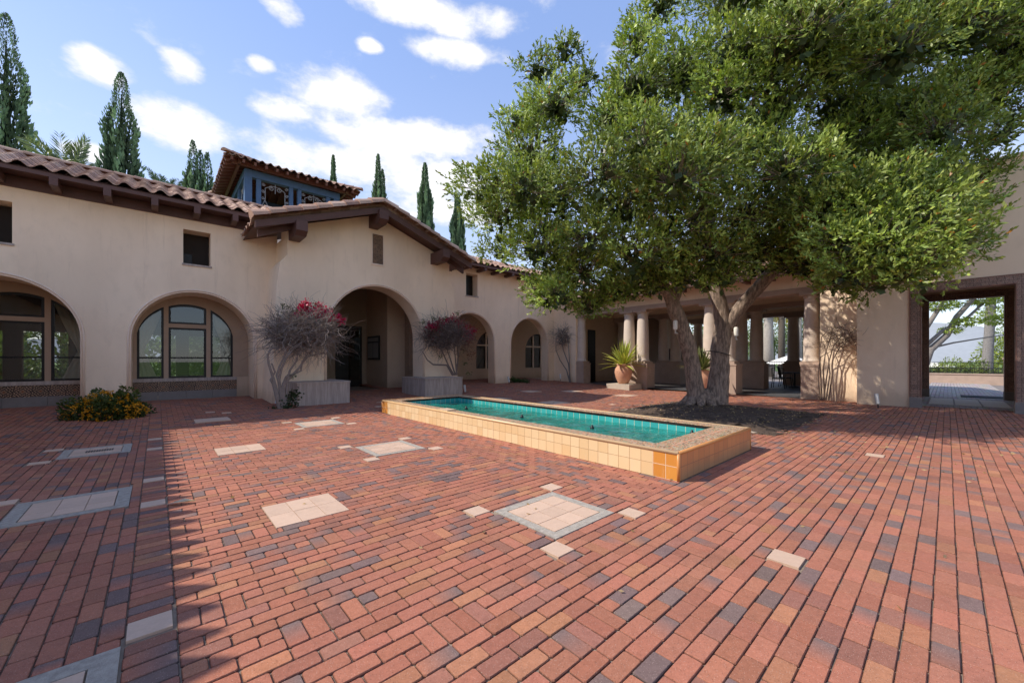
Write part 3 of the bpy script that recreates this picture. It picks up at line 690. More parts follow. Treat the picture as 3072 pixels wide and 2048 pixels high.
oI=[Op(13.9,16.2,.9,zs=2.0,za=3.15),Op(17.9,20.2,.9,zs=2.0,za=3.15)]
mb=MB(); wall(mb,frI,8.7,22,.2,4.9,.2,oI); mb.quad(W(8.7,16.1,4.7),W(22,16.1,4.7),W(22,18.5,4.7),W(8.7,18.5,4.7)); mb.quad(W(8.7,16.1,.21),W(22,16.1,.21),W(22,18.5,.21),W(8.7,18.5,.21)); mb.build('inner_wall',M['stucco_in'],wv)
for o in oI:
    w=bead(frI,o,-.03,.05,.03,.9,'frame',wv,'window_frame'); c=(o.a+o.b)/2
    mb=MB(); mb.box(c-.42,c-.34,18.53,18.6,.9,3.0); mb.box(c+.34,c+.42,18.53,18.6,.9,3.0); mb.box(o.a,o.b,18.535,18.595,2.25,2.33); mb.build('mullion',M['trim'],wv)
    mb=MB(); mb.box(o.a,o.b,18.62,18.66,.9,3.2); mb.build('pane',M['glass'],wv)
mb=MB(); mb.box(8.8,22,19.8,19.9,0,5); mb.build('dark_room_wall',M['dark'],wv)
tile_roof('roof',lambda s,d,z:W(s,d,z),8.2,22,14.88,6.03,17.6,7.1,wv,period=.345,course=.26)
mb=MB(); mb.box(8.7,VE+.2,14.92,14.97,5.86,5.97); mb.box(8.7,VE+.2,14.97,QV-.005,5.93,5.965); mb.build('fascia',M['wood'],wv)
x=9.1
while x<17.3:
    mb=MB(); mb.box(x-.07,x+.07,14.94,QV-.005,5.72,5.86); mb.build('rafter_end',M['wood'],wv); x+=.9
mb=MB(); mb.quad(W(8.2,17.6,7.05),W(22,17.6,7.05),W(22,20.5,5.9),W(8.2,20.5,5.9),(.25,.13,.09)); mb.build('rear_roof_slope',M['roof'],wv)
# ================================================================== LANTERN TOWER
TP0,TP1,TQ0,TQ1=2.78,6.66,20.0,23.9
tw=thing('lantern_tower','square blue timber lantern with scrolled ironwork under a low clay tile roof','tower',W(4.7,21.95,6))
mb=MB(); mb.box(TP0+.05,TP1-.05,TQ0+.05,TQ1-.05,0,6.9); mb.build('tower_base',M['stucco'],tw)
for (cp,cq) in ((TP0,TQ0),(TP1,TQ0),(TP0,TQ1),(TP1,TQ1)):
    for (dp,dq) in ((0,0),):
        mb=MB(); sp=1 if cp==TP0 else -1; sq=1 if cq==TQ0 else -1
        mb.box(*sorted((cp,cp+sp*.26)),*sorted((cq,cq+sq*.26)),6.2,9.55)
        mb.box(*sorted((cp+sp*.42,cp+sp*.6)),*sorted((cq+sq*.03,cq+sq*.2)),6.2,9.25); mb.box(*sorted((cp+sp*.03,cp+sp*.2)),*sorted((cq+sq*.42,cq+sq*.6)),6.2,9.25)
        mb.build('corner_post',M['blue'],tw)
mp=(TP0+TP1)/2; mq=(TQ0+TQ1)/2
for (a,b,c,d) in ((mp-.25,mp-.09,TQ0+.02,TQ0+.2),(mp+.09,mp+.25,TQ0+.02,TQ0+.2),(TP0+.02,TP0+.2,mq-.25,mq-.09),(TP0+.02,TP0+.2,mq+.09,mq+.25),(mp-.2,mp+.2,TQ1-.2,TQ1-.02),(TP1-.2,TP1-.02,mq-.2,mq+.2)):
    mb=MB(); mb.box(a,b,c,d,6.2,9.25); mb.build('middle_post',M['blue'],tw)
mb=MB(); mb.box(TP0-.01,TP1+.01,TQ0-.01,TQ0+.24,9.25,9.55); mb.box(TP0-.01,TP1+.01,TQ1-.24,TQ1+.01,9.25,9.6); mb.box(TP0-.01,TP0+.24,TQ0+.24,TQ1-.24,9.25,9.6); mb.box(TP1-.24,TP1+.01,TQ0+.24,TQ1-.24,9.25,9.6); mb.build('ring_beam',M['blue'],tw)
mb=MB(); mb.box(TP0+.1,TP1-.1,TQ0+.1,TQ1-.1,7.35,7.45); mb.build('tower_floor',M['wood'],tw)
def spiral(cx,cz,r,turns,sgn,a0):
    return [(cx+math.cos(a0+sgn*t*turns*2*math.pi)*r*(1-.8*t),cz+math.sin(a0+sgn*t*turns*2*math.pi)*r*(1-.8*t)) for t in [i/22 for i in range(23)]]
def grille(fr,s0,s1):
    mb=MB(); c=(s0+s1)/2; w=(s1-s0)/2
    def tb(pts): mb.tube([fr(s,z) for s,z in pts],.016,5)
    tb([(s0+.16+ (w*2-.32)*i/12, 8.95+.16*math.sin(math.pi*i/12)) for i in range(13)])
    for sg in (-1,1):
        e=c+sg*w
        tb([(e-sg*.16,8.95),(e-sg*.16,8.45),(e-sg*.06,8.2),(e-sg*.03,7.9)]); tb([(e-sg*.16,8.4),(e-sg*.32,8.05),(e-sg*.3,7.6)])
        for (x,z,r) in ((.09,9.1,.07),(.08,8.8,.07),(.08,8.5,.065),(.1,8.1,.08),(.1,7.75,.08)): tb(spiral(e-sg*x,z,r,1.3,sg,0))
        tb(spiral(c+sg*.14,9.0,.11,1.4,-sg,math.pi/2))
    tb([(c,9.2),(c,8.8)])
    return mb.build('scroll_grille',M['ironpale'],tw)
for (a,b) in ((TP0+.6,mp-.25),(mp+.25,TP1-.6)): grille(lambda s,z:W(s,TQ0+.1,z),a,b)
for (a,b) in ((TQ0+.6,mq-.25),(mq+.25,TQ1-.6)): grille(lambda s,z:W(TP0+.1,s,z),a,b)
ov=.78; ze=9.66; za=ze+(ov+1.95)*math.tan(R(19)); cxp,cxq=mp,mq
for k,(ux,uy) in enumerate(((0,-1),(-1,0),(0,1),(1,0))):
    hw=1.94+ov
    def fr(s,d,z,ux=ux,uy=uy): return W(mp+ux*(hw-d)+(-uy)*s, mq+uy*(hw-d)+ux*s, z)
    tile_roof('roof_slope',fr,-hw,hw,0.0,ze,hw,za,tw,period=.3,course=.3,lim=lambda d:(-(hw-d),(hw-d)))
    s=-hw+.25
    while s<=hw-.2:
        dm=max(.3,hw-abs(s)); dd=min(dm,1.6); mb=MB(); mb.bar(fr(s,.05,ze-.12),fr(s,dd,ze-.12+dd*math.tan(R(19))),.085,.13,(0,0,1)); mb.build('rafter',M['wood_red'],tw); s+=.40
    mb=MB(); mb.quad(fr(-hw,0.03,ze-.055),fr(hw,.03,ze-.055),fr(0.02,hw,za-.055),fr(-.02,hw,za-.055)); mb.build('roof_board',M['wood_red'],tw)
    mb=MB(); mb.bar(fr(-hw+.3,.55,ze-.02),fr(hw-.3,.55,ze-.02),.10,.2); mb.build('eave_beam',M['wood_red'],tw)
    ridge_tiles('hip_tiles',fr(-hw,0,ze+.06),fr(0,hw,za+.06),tw,.12,.4)
# ================================================================== COLONNADE PAVILION
PC=17.5
pv=thing('colonnade_pavilion','open pavilion with paired round stone columns behind the oak','pavilion',W(21,8.5,0))
def pedestal(p0,p1,q0,q1,h=1.24,split=True):
    mb=MB(); mb.box(p0,p1,q0,q1,0,h-.06); mb.box(p0-.02,p1+.02,q0-.02,q1+.02,h-.06,h)
    return mb.build('pedestal',M['ped'],pv)
col_mb=None
def column(p,q,zb=1.24,zt=3.86,r=.285,m='col'):
    cobj=MB(); x,y,_=W(p,q,0)
    cobj.lathe((x,y,0),[(r*1.18,zb+.10),(r*1.2,zb+.14),(r*1.02,zb+.18),(r,zb+.3),(r*1.01,zb+.9),(r*.97,zb+1.5),(r*.86,zt-.3),(r*.85,zt-.27),(r*.92,zt-.25),(r*.86,zt-.23),(r*.86,zt-.19),(r*1.12,zt-.11)],24)
    s=cobj.build('column',M[m],pv,True)
    mb=MB(); a=r*1.22; mb.box(p-a,p+a,q-a,q+a,zb,zb+.10); mb.build('column_base',M['ped'],s)
    mb=MB(); a=r*1.25; mb.box(p-a,p+a,q-a,q+a,zt-.11,zt); mb.build('capital',M['ped'],s)
rows=[(PC+.35,[(10.85,10.10),(6.90,6.18)]),(21.85,[(11.05,10.33),(6.95,6.28)]),(26.2,[(10.9,10.2),(5.72,5.02)])]
for i,(p,prs) in enumerate(rows):
    for (qa,qb) in prs:
        pedestal(p-.38,p+.38,qb-.42,qa+.42)
        column(p,qa); column(p,qb)
for q in (13.83,3.28):   # end pilasters
    pedestal(PC,PC+.62,q-.36,q+.40) if q>10 else pedestal(PC-.1,PC+.7,2.98,3.58)
    column(PC+.30,q if q>10 else 3.33,r=.25)
for (p,q) in ((21.85,3.3),(21.85,13.8),(26.2,13.8),(26.2,3.0)): pedestal(p-.38,p+.38,q-.4,q+.4); column(p,q)
mb=MB()
for p in (PC+.35,21.85,26.2):
    mb.box(p-.30,p+.30,2.6,14.25,3.862,4.06); 
mb.build('lintel',M['ped'],pv)
mb=MB(); mb.box(PC+.08,PC+.62,2.6,14.25,4.062,4.75); mb.box(21.6,22.1,2.6,14.25,4.062,5.2); mb.box(25.95,26.45,2.6,14.25,4.062,5.6); mb.box(PC+.62,26.4,2.2,2.6,0.0,5.2); mb.build('wall',M['stucco'],pv)
mb=MB(); mb.quad(W(17.46,2.6,.0),W(28,2.6,.0),W(28,14.3,.10),W(17.46,14.3,.12)); mb.build('slate_floor',M['floor_in'],pv)
mb=MB(); mb.quad(W(PC,2.6,4.74),W(26.4,2.6,4.74),W(26.4,14.3,4.74),W(PC,14.3,4.74)); mb.build('ceiling',M['wood'],pv)
mb=MB()
q=3.0
while q<14.2: mb.box(PC+.62,26,q,q+.12,4.5,4.735); q+=.9
mb.build('ceiling_joists',M['wood'],pv)
frD=lambda s,d,z: W(d,s,z)
tile_roof('roof',frD,2.3,14.6,16.72,4.70,22.2,6.75,pv,period=.345,course=.28)
mb=MB(); mb.quad(W(22.2,2.3,6.72),W(22.2,14.6,6.72),W(27.5,14.6,4.7),W(27.5,2.3,4.7),(.25,.13,.09)); mb.build('rear_roof_slope',M['roof'],pv)
mb=MB(); mb.box(16.76,16.82,2.4,14.5,4.50,4.63); mb.box(16.82,PC+.08,2.4,14.5,4.6,4.64); mb.build('fascia',M['wood'],pv)
q=2.7
while q<14.3:
    mb=MB(); mb.box(16.78,PC+.075,q,q+.14,4.42,4.595); mb.build('rafter_end',M['wood'],pv); q+=.85
# room at the closed end with a fireplace
mb=MB(); mb.box(18.3,24.5,14.25,14.4,0,4.7); mb.build('end_wall',M['stucco_in'],pv)
mb=MB(); mb.box(18.9,19.6,14.2,14.245,.13,3.2); mb.build('door',M['frame'],pv)
mb=MB(); mb.box(24.4,24.55,11.6,14.25,0,4.7); mb.box(22.4,24.4,11.5,11.6,0,4.7); mb.build('inner_screen_wall',M['stucco_in'],pv)
fp=MB(); fp.box(23.2,24.39,10.4,11.48,0,2.1); fp.build('fireplace',M['stone'],pv)
mb=MB(); mb.box(23.17,23.19,10.55,11.3,.3,1.35); mb.build('fireplace_opening',M['dark'],pv)
# ================================================================== PORTAL BLOCK (right)
PR=16.7
frQ=lambda s,z,d: W(PR+d,s,z)
pb=thing('portal_block','tall stucco wall with a square doorway framed in patterned tiles at right','building',W(19,0,0))
oR=Op(-1.22,.53,0,z1=3.42)
mb=MB(); wall(mb,frQ,-9,1.95,0,6.7,.5,[oR]); mb.box(PR+.5,22,1.55,1.95,0,6.7); mb.box(PR+.5,22,.80,1.0,0,4.2); mb.box(PR+.5,22,-1.85,-1.65,0,4.2); mb.build('wall',M['stucco'],pb)
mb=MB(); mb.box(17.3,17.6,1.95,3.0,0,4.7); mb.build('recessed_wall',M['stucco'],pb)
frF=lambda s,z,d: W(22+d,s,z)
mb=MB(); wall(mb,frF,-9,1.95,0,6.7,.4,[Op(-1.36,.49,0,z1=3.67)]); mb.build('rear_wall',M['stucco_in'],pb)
mb=MB(); mb.box(PR+.5,22,-1.65,.8,4.0,4.1); mb.build('passage_ceiling',M['wood'],pb)
mb=MB(); mb.box(PR-.06,PR+.56,-9,1.98,6.7,6.8); mb.build('coping',M['trim'],pb)
def tile_frame(name,P,a,b,zt,w,dd,z0=.30):
    mb=MB()
    for (s0,s1,za,zb) in ((a-w,a,z0,zt+w),(b,b+w,z0,zt+w),(a,b,zt,zt+w)):
        mb.add([W(P-dd,s0,za),W(P-dd,s1,za),W(P-dd,s1,zb),W(P-dd,s0,zb)],[(0,1,2,3)],None,[(s0-a+w,za,0),(s1-a+w,za,0),(s1-a+w,zb,0),(s0-a+w,zb,0)])
    o=mb.build(name,M['talared'],pb)
    mb=MB()
    for (s0,s1,za,zb) in ((a-w-.025,a-w,z0,zt+w+.025),(b+w,b+w+.025,z0,zt+w+.025),(a-w,b+w,zt+w,zt+w+.025)): mb.box(P-dd-.015,P,s0,s1,za,zb)
    for (s0,s1,za,zb) in ((a,a+.02,z0,zt),(b-.02,b,z0,zt),(a+.02,b-.02,zt-.02,zt)): mb.box(P-dd-.012,P+.30,s0,s1,za,zb)
    mb.build('frame_edging',simple('red_edging_'+name,(.24,.12,.085),.6,.3,6,.1),o)
    for (s0,s1) in ((a-w-.02,a+.03),(b-.03,b+w+.02)):
        mb=MB(); mb.box(P-dd-.05,P+.3,s0,s1,0,z0); mb.build('frame_plinth',M['stone'],o)
tile_frame('front_tile_frame',PR,-1.22,.53,3.42,.21,.02); tile_frame('rear_tile_frame',22,-1.36,.49,3.67,.19,.02)
for k in range(3):
    mb=MB(); mb.box(18.4,21.2,.40-.57*k-.53,.40-.57*k,.0,.014); mb.build('pale_threshold_slab',M['white'],pb)
mb=MB()
for k in range(93):
    for j in range(20):
        p=17.46+k*.2+(.1 if j%2 else 0); q=-1.62+j*.115
        if p>36 or q>.7: continue
        mb.box(p,p+.19,q,q+.105,-.03,.004+random.uniform(-.001,.001),tuple(x*random.uniform(.8,1.15) for x in (.40,.355,.33)))
mb.build('passage_paving',M['brick'],pb)
dm=MB(); dm.box(22.6,23.6,-1.4,-.35,.006,.03); tag(dm.build('door_mat',M['mat']),'dark rubber mat on the paving just beyond the tiled doorway','mat')
# ================================================================== SIDE WING behind the viewer's left (throws the scalloped shadow)
SE=-2.78; SH=3.6
ws=thing('side_wing','stucco wing with a scalloped tile eave along the left edge of the court','building',W(-5,0,0))
mb=MB(); mb.box(-9,-3.4,-14,13.2,0,SH-.1); mb.build('wall',M['stucco'],ws)
tile_roof('roof',lambda s,d,z:W(-d,s,z),-14,13.4,-SE,SH,-SE+3.0,SH+1.1,ws,period=.27,course=.3,amp=.12,scal=.10)
# ================================================================== OUTSIDE: terrace, hills, walls
mb=MB(); mb.quad(W(22,-30,-.05),W(60,-30,-.05),W(60,40,-.05),W(22,40,-.05)); tag(mb.build('terrace',simple('terrace_paving',(.22,.19,.17),.8,.4,3,.2)),kind='structure')
mb=MB(); n=60
hp=[]
for i in range(n+1):
    a=R(-75+150*i/n); d=700; h=34+14*math.sin(i*.55)+9*math.sin(i*1.3+1)+5*math.sin(i*2.9)
    mb.v += [(d*math.sin(a),d*math.cos(a),-30),(1.15*d*math.sin(a),1.15*d*math.cos(a),h)]; mb.c+=[(1,1,1)]*2; mb.t+=[(0,0,0)]*2
for i in range(n): mb.f.append((2*i,2*i+2,2*i+3,2*i+1))
tag(mb.build('hills',M['hill'],None,True),kind='structure')
lw=MB(); lw.box(36.0,36.25,-7,5.5,-.4,.53); lw.box(35.96,36.29,-7.02,5.52,.53,.6); tag(lw.build('low_wall',M['ped']),'low stucco wall across the terrace seen through the tiled doorway','low wall')
rl=thing('ring_railing','low black railing of iron rings on top of the low wall','railing',W(36.1,-1,.6))
mb=MB(); mb.tube([W(36.12,-7,.92),W(36.12,5.5,.92)],.02,6); mb.tube([W(36.12,-7,.66),W(36.12,5.5,.66)],.012,6); mb.build('rail',M['iron'],rl)
mb=MB()
for k in range(38):
    c=-6.8+k*.32; mb.tube([W(36.12,c+.14*math.cos(2*math.pi*i/14),.79+.12*math.sin(2*math.pi*i/14)) for i in range(15)],.012,4,cap=False)
mb.build('ring_band',M['iron'],rl)
gf=thing('terrace_railing','black iron railing beyond the pavilion columns','railing',W(29.5,8,0))
mb=MB(); mb.tube([W(29.5,2,1.30),W(29.5,14.5,1.30)],.025,6); mb.tube([W(29.5,2,1.02),W(29.5,14.5,1.02)],.018,6); mb.tube([W(29.5,2,.2),W(29.5,14.5,.2)],.018,6); mb.build('rail',M['iron'],gf)
mb=MB()
for k in range(96): mb.tube([W(29.5,2+k*.13,.2),W(29.5,2+k*.13,1.3)],.01,4)
mb.build('balusters',M['iron'],gf)
fg=thing('garden_fence','black wire garden fence in front of the hedge beyond the doorway','fence',W(40,-1,0))
mb=MB(); mb.tube([W(40,-8,1.25),W(40,7,1.25)],.02,5); mb.tube([W(40,-8,.3),W(40,7,.3)],.02,5); mb.build('rail',M['iron'],fg)
mb=MB()
for k in range(75): mb.tube([W(40,-8+k*.2,.1),W(40,-8+k*.2,1.25)],.009,4)
mb.build('pickets',M['iron'],fg)
for k,(qq) in enumerate((-2.6,1.3)):
    mb=MB(); mb.box(39.8,40.2,qq-.2,qq+.2,-.3,1.45); mb.box(39.75,40.25,qq-.25,qq+.25,1.45,1.55); mb.build('stone_post',M['ped'],fg)
hs=MB(); hs.box(70,80,24,36,-.3,4.2); 
h1=thing('distant_house','distant pale stucco house with a tiled roof between the palm trunks','house',W(75,30,0))
hs.build('wall',M['white'],h1); mb=MB(); mb.hexa([W(69.4,23.4,4.2),W(80.6,23.4,4.2),W(80.6,36.6,4.2),W(69.4,36.6,4.2),W(75,25,6.3),W(75.1,25,6.3),W(75.1,35,6.3),W(75,35,6.3)]); mb.build('roof',M['terr'],h1)
mb=MB(); mb.box(69.9,69.97,29,30.2,1.6,2.8); mb.build('window',M['frame'],h1)
def umbrella(p,q,label,r=1.9,dz=-.75):
    u=thing('patio_umbrella',label,'umbrella',W(p,q,0)); x,y,_=W(p,q,0); mb=MB(); mb.tube([(x,y,-.2),(x,y,2.5+dz)],.03,6); mb.build('pole',M['lamp'],u)
    mb=MB(); n=8; vs=[(x,y,2.55+dz)]+[(x+r*math.cos(2*math.pi*k/n),y+r*math.sin(2*math.pi*k/n),1.85+dz) for k in range(n)]; mb.add(vs,[(0,1+k,1+(k+1)%n) for k in range(n)]); mb.build('canopy',M['canvas'],u)
umbrella(37,8.3,'cream patio umbrella on the terrace seen between the pavilion columns'); umbrella(44,2.0,'cream patio umbrella beyond the fence, left in the tiled doorway',2.6,-.95)
# ---- pavilion furniture
def chair(p,q,rot,label):
    c=thing('patio_chair',label,'chair',W(p,q,.05),'dark metal chairs in the pavilion')
    ca,sa=math.cos(rot),math.sin(rot)
    def X(a,b,z): x,y,_=W(p,q,0); return (x+a*ca-b*sa,y+a*sa+b*ca,z+.05)
    mb=MB(); mb.hexa([X(-.25,-.25,.42),X(.25,-.25,.42),X(.25,.25,.42),X(-.25,.25,.42),X(-.25,-.25,.47),X(.25,-.25,.47),X(.25,.25,.47),X(-.25,.25,.47)]); mb.build('seat',M['iron'],c)
    mb=MB(); mb.tube([X(-.24,.24,.45),X(-.25,.33,.95),X(0,.36,1.02),X(.25,.33,.95),X(.24,.24,.45)],.02,6)
    for k in range(6): mb.tube([X(-.2+.08*k,.25,.46),X(-.2+.08*k,.34,.97)],.009,4)
    mb.build('backrest',M['iron'],c)
    for (a,b) in ((-.23,-.23),(.23,-.23),(-.23,.23),(.23,.23)):
        mb=MB(); mb.tube([X(a,b,.44),X(a*1.2,b*1.25,-.05)],.018,6); mb.build('leg',M['iron'],c)
    for s in (-1,1):
        mb=MB(); mb.tube([X(s*.25,.28,.68),X(s*.27,-.1,.68),X(s*.25,-.24,.62),X(s*.24,-.22,.45)],.014,6); mb.build('armrest',M['iron'],c)
def table(p,q,label):
    c=thing('patio_table',label,'table',W(p,q,.05),'dark metal tables in the pavilion'); x,y,_=W(p,q,0)
    mb=MB(); mb.lathe((x,y,0),[(.5,.76),(.52,.775),(.5,.79)],20); mb.build('table_top',M['iron'],c)
    mb=MB(); mb.tube([(x,y,.06),(x,y,.77)],.04,8); mb.build('column_leg',M['iron'],c); mb=MB(); mb.lathe((x,y,0),[(.28,.05),(.28,.08),(.05,.11)],16); mb.build('foot',M['iron'],c)
table(23.6,5.1,'round dark metal table in the pavilion left of the dark column pair'); table(24.4,3.9,'round dark metal table deep in the pavilion behind the right pilaster')
for (a,b,r_,l) in ((22.9,5.6,2.4,'dark metal chair left of the round table in the pavilion'),(24.2,5.6,.8,'dark metal chair behind the round table in the pavilion'),(23.3,4.35,-2.5,'dark metal chair facing away in front of the pavilion table'),(25.0,4.6,.2,'dark metal chair at the rear pavilion table'),(23.9,3.3,-2.6,'dark metal chair nearest the right pilaster')): chair(a,b,r_,l)
# ================================================================== FOLIAGE TOOLS
def unit(v): return v/np.maximum(np.linalg.norm(v,axis=-1,keepdims=True),1e-9)
def leaf_quads(base,axis,length,width,roll=None,bias=None):
    """kite-shaped leaves, two-tone fold skipped: base (N,3), axis (N,3)"""
    N=len(base); axis=unit(axis); rnd=rng.normal(size=(N,3))*(1 if bias is None else .8)+(0 if bias is None else np.array(bias)); side=unit(np.cross(axis,rnd))
    if roll is not None: side=unit(side+roll)
    L=np.asarray(length).reshape(-1,1)*np.ones((N,1)); Wd=np.asarray(width).reshape(-1,1)*np.ones((N,1))
    nrm=np.cross(axis,side)
    a=base; b=base+axis*L*.5+side*Wd*.5+nrm*L*.06; c=base+axis*L; d=base+axis*L*.5-side*Wd*.5+nrm*L*.06
    return np.stack([a,b,c,d],axis=1).reshape(-1,3)
def rep(c,n=4): return np.repeat(c,n,axis=0)
# ================================================================== THE OAK
TB=W(11.3,4.6,.12)
oak=thing('oak_tree','big spreading live oak with two leaning trunks in the mulch bed behind the fountain','tree',(TB[0],TB[1],.1))
def pt(u,v,Y): return ray_at(u,v,Y)
tr=MB()
def limb(mb,pts,n=14,wob=.05):
    P=[]; 
    for a,b in zip(pts[:-1],pts[1:]):
        m=5
        for i in range(m):
            s=i/m; P.append([a[k]+(b[k]-a[k])*s for k in range(4)])
    P.append(list(pts[-1]))
    Q=[]
    for i in range(len(P)):
        lo=max(0,i-2);hi=min(len(P),i+3); Q.append([sum(p[k] for p in P[lo:hi])/(hi-lo) for k in range(4)])
    Q[0]=P[0];Q[-1]=P[-1]
    mb.tube([(x,y,z) for x,y,z,_ in Q],[r for *_,r in Q],n,None,True,wob)
    return Q
Y0=11.0
def L4(u,v,Y,r): x,y,z=pt(u,v,Y); return (x,y,z,r)
limb(tr,[L4(2098,1235,Y0,.33),L4(2090,1200,Y0,.25),L4(2082,1130,10.95,.215),L4(2066,1040,10.8,.20),L4(2040,960,10.7,.185),L4(2024,930,10.65,.20),L4(2012,890,10.55,.15),L4(1985,850,10.4,.15),L4(1950,822,10.3,.13),L4(1890,780,10.1,.10),L4(1790,690,9.9,.08),L4(1680,560,9.8,.05)])
limb(tr,[L4(2016,905,10.6,.17),L4(2034,868,10.7,.14),L4(2022,820,10.9,.13),L4(1990,740,11.2,.11),L4(1940,600,11.6,.09),L4(1880,420,12,.05)])
limb(tr,[L4(2140,1235,Y0,.36),L4(2150,1190,Y0,.29),L4(2160,1110,11.0,.25),L4(2158,1050,11.0,.235),L4(2170,990,11.0,.235),L4(2165,930,11.0,.20),L4(2150,880,11.0,.18),L4(2135,820,11.1,.15),L4(2120,700,11.3,.16),L4(2110,520,11.6,.12),L4(2090,250,11.8,.07)])
limb(tr,[L4(2178,985,11.0,.20),L4(2205,940,10.85,.175),L4(2245,895,10.7,.165),L4(2290,845,10.5,.155),L4(2322,810,10.4,.165),L4(2385,700,10.3,.14),L4(2440,560,10.4,.11),L4(2500,350,10.8,.07)])
limb(tr,[L4(2330,805,10.4,.11),L4(2420,770,9.9,.09),L4(2540,730,9.4,.07),L4(2700,680,8.9,.045)])
limb(tr,[L4(2128,790,11.1,.12),L4(2060,640,11.8,.10),L4(1990,420,12.6,.07),L4(1950,200,12.8,.04)])
limb(tr,[L4(2110,560,11.6,.1),L4(2220,420,10.6,.07),L4(2290,220,10.0,.05)])
limb(tr,[L4(1985,850,10.5,.1),L4(1850,800,11.2,.08),L4(1700,760,11.8,.06),L4(1540,720,12.2,.04)])
rt=random.Random(3)
for k in range(9):
    a=2*math.pi*k/9+rt.uniform(-.2,.2); bx,by=TB[0]+.12*math.cos(a),TB[1]+.08*math.sin(a); l=rt.uniform(.55,.95)
    tr.tube([(bx,by,.52),(bx+.22*math.cos(a),by+.16*math.sin(a),.30),(bx+.42*math.cos(a),by+.34*math.sin(a),.17),(bx+l*math.cos(a),by+l*.9*math.sin(a),.07)],[.15,.14,.09,.03],9,None,True,.12)
tr.build('trunk',M['oakbark'],oak,True)
# foliage envelope in the world: polygon of directions swept over depth
POLY=[(1352,590),(1362,500),(1420,470),(1470,480),(1482,395),(1530,330),(1545,230),(1590,160),(1650,130),(1710,105),(1760,180),(1800,230),(1830,140),(1860,90),(1920,40),(1960,-60),(2050,-220),(2300,-330),(2600,-330),(2850,-200),(3000,-120),(3180,-40),(3180,340),(3060,440),(2985,560),(2945,680),(2915,770),(2850,850),(2760,905),(2690,905),(2600,915),(2540,880),(2480,820),(2330,800),(2280,850),(2180,885),(2080,880),(2000,870),(1930,900),(1860,925),(1750,960),(1690,945),(1610,930),(1560,850),(1500,795),(1440,770),(1400,720),(1380,650)]
def inside(u,v):
    c=False; j=len(POLY)-1
    for i in range(len(POLY)):
        (xi,yi),(xj,yj)=POLY[i],POLY[j]
        if (yi>v)!=(yj>v) and u<(xj-xi)*(v-yi)/(yj-yi)+xi: c=not c
        j=i
    return c
def edge_d(u,v):
    best=1e9; j=len(POLY)-1
    for i in range(len(POLY)):
        ax,ay=POLY[j];bx,by=POLY[i]; dx,dy=bx-ax,by-ay; t=max(0,min(1,((u-ax)*dx+(v-ay)*dy)/(dx*dx+dy*dy))); best=min(best,math.hypot(u-ax-t*dx,v-ay-t*dy)); j=i
    return best
clumps=[]
def add_clump(u,v,Y,r,w=1.0):
    pmax=15.9-r; d=(u-CX)/F; Y=min(Y,pmax/(d*AX+AY)); x,y,z=pt(u,v,Y)
    clumps.append((x,y,z,r,w))
rr=random.Random(5); tries=0; pts_=[]
while len(pts_)<150 and tries<30000:
    tries+=1; u=rr.uniform(1340,3180); v=rr.uniform(-330,960)
    if not inside(u,v): continue
    e=edge_d(u,v)
    if e<42: continue
    if any(math.hypot(u-a,v-b)<98 for a,b in pts_): continue
    pts_.append((u,v)); t=min(1,e/430); dep=3.7*math.sqrt(1-(1-t)**2)
    r=min(1.0,.33+e/F*11*.52)
    low=1.0 if v<700 else 1-.35*(v-700)/250
    if rr.random()<.14 and e>130: continue          # windows of dark between the clumps
    add_clump(u,v,11.1-dep*rr.uniform(.55,1.08),r*rr.uniform(.72,1.0)*(1-.055*dep),1.0)
    if rr.random()<(.6 if v<420 else .35): add_clump(u+rr.uniform(-40,40),v+rr.uniform(-40,40),11.1+dep*rr.uniform(-.35,.4),r*.9,.55)
    if rr.random()<(.55 if v<380 else .22) and e>90: add_clump(u,v,11.3+dep*rr.uniform(.6,.95),r,.4)
for (u,v,Y,r) in ((2560,640,7.6,.62),(2650,560,7.4,.5),(2700,680,7.3,.70),(2800,620,7.4,.58),(2610,760,7.3,.70),(2730,790,7.2,.66),(2840,740,7.3,.58),(2660,850,7.3,.5),(2560,830,7.4,.46),(2780,530,7.6,.34),(2500,730,7.5,.42),(2480,640,8.0,.5),(2620,690,9.6,.8),(2780,720,9.4,.7)): add_clump(u,v,Y,r,1.25)
for (u,v,Y,r) in ((2080,840,9.6,.45),(2200,800,9.5,.5),(1960,830,10,.5),(2140,760,9.3,.5),(1700,800,10.2,.9),(1640,700,10.2,.9),(1690,890,10.6,.5),(1790,900,10.4,.5),(1900,860,10.2,.55),(1630,870,10.8,.5),(2040,830,9.8,.5),(2260,790,9.9,.5),(2380,800,9.8,.45),(2450,820,9.5,.4),(1980,860,10.1,.4),(2120,850,9.6,.35),(1760,930,10.3,.42),(1640,915,10.7,.42),(2330,760,9.5,.55),(2060,760,9.4,.6),(2170,840,9.3,.4),(2420,790,9.2,.5),(2000,800,9.7,.5),(1850,880,10.2,.5),(2500,860,9.2,.35),(1500,760,11.2,.5)): add_clump(u,v,Y,r,1.0)
for k in range(8):  # extra clumps added low at the back to shade the doorway wall
    clumps.append((rr.uniform(7.0,9.6),rr.uniform(11.6,13.2),rr.uniform(4.3,6.2),rr.uniform(.35,.5),.5))
LB=[];LA=[];LC=[];LL=[];twv=[];tint_=[]
sun_dir=np.array([-.70,.035,.69])
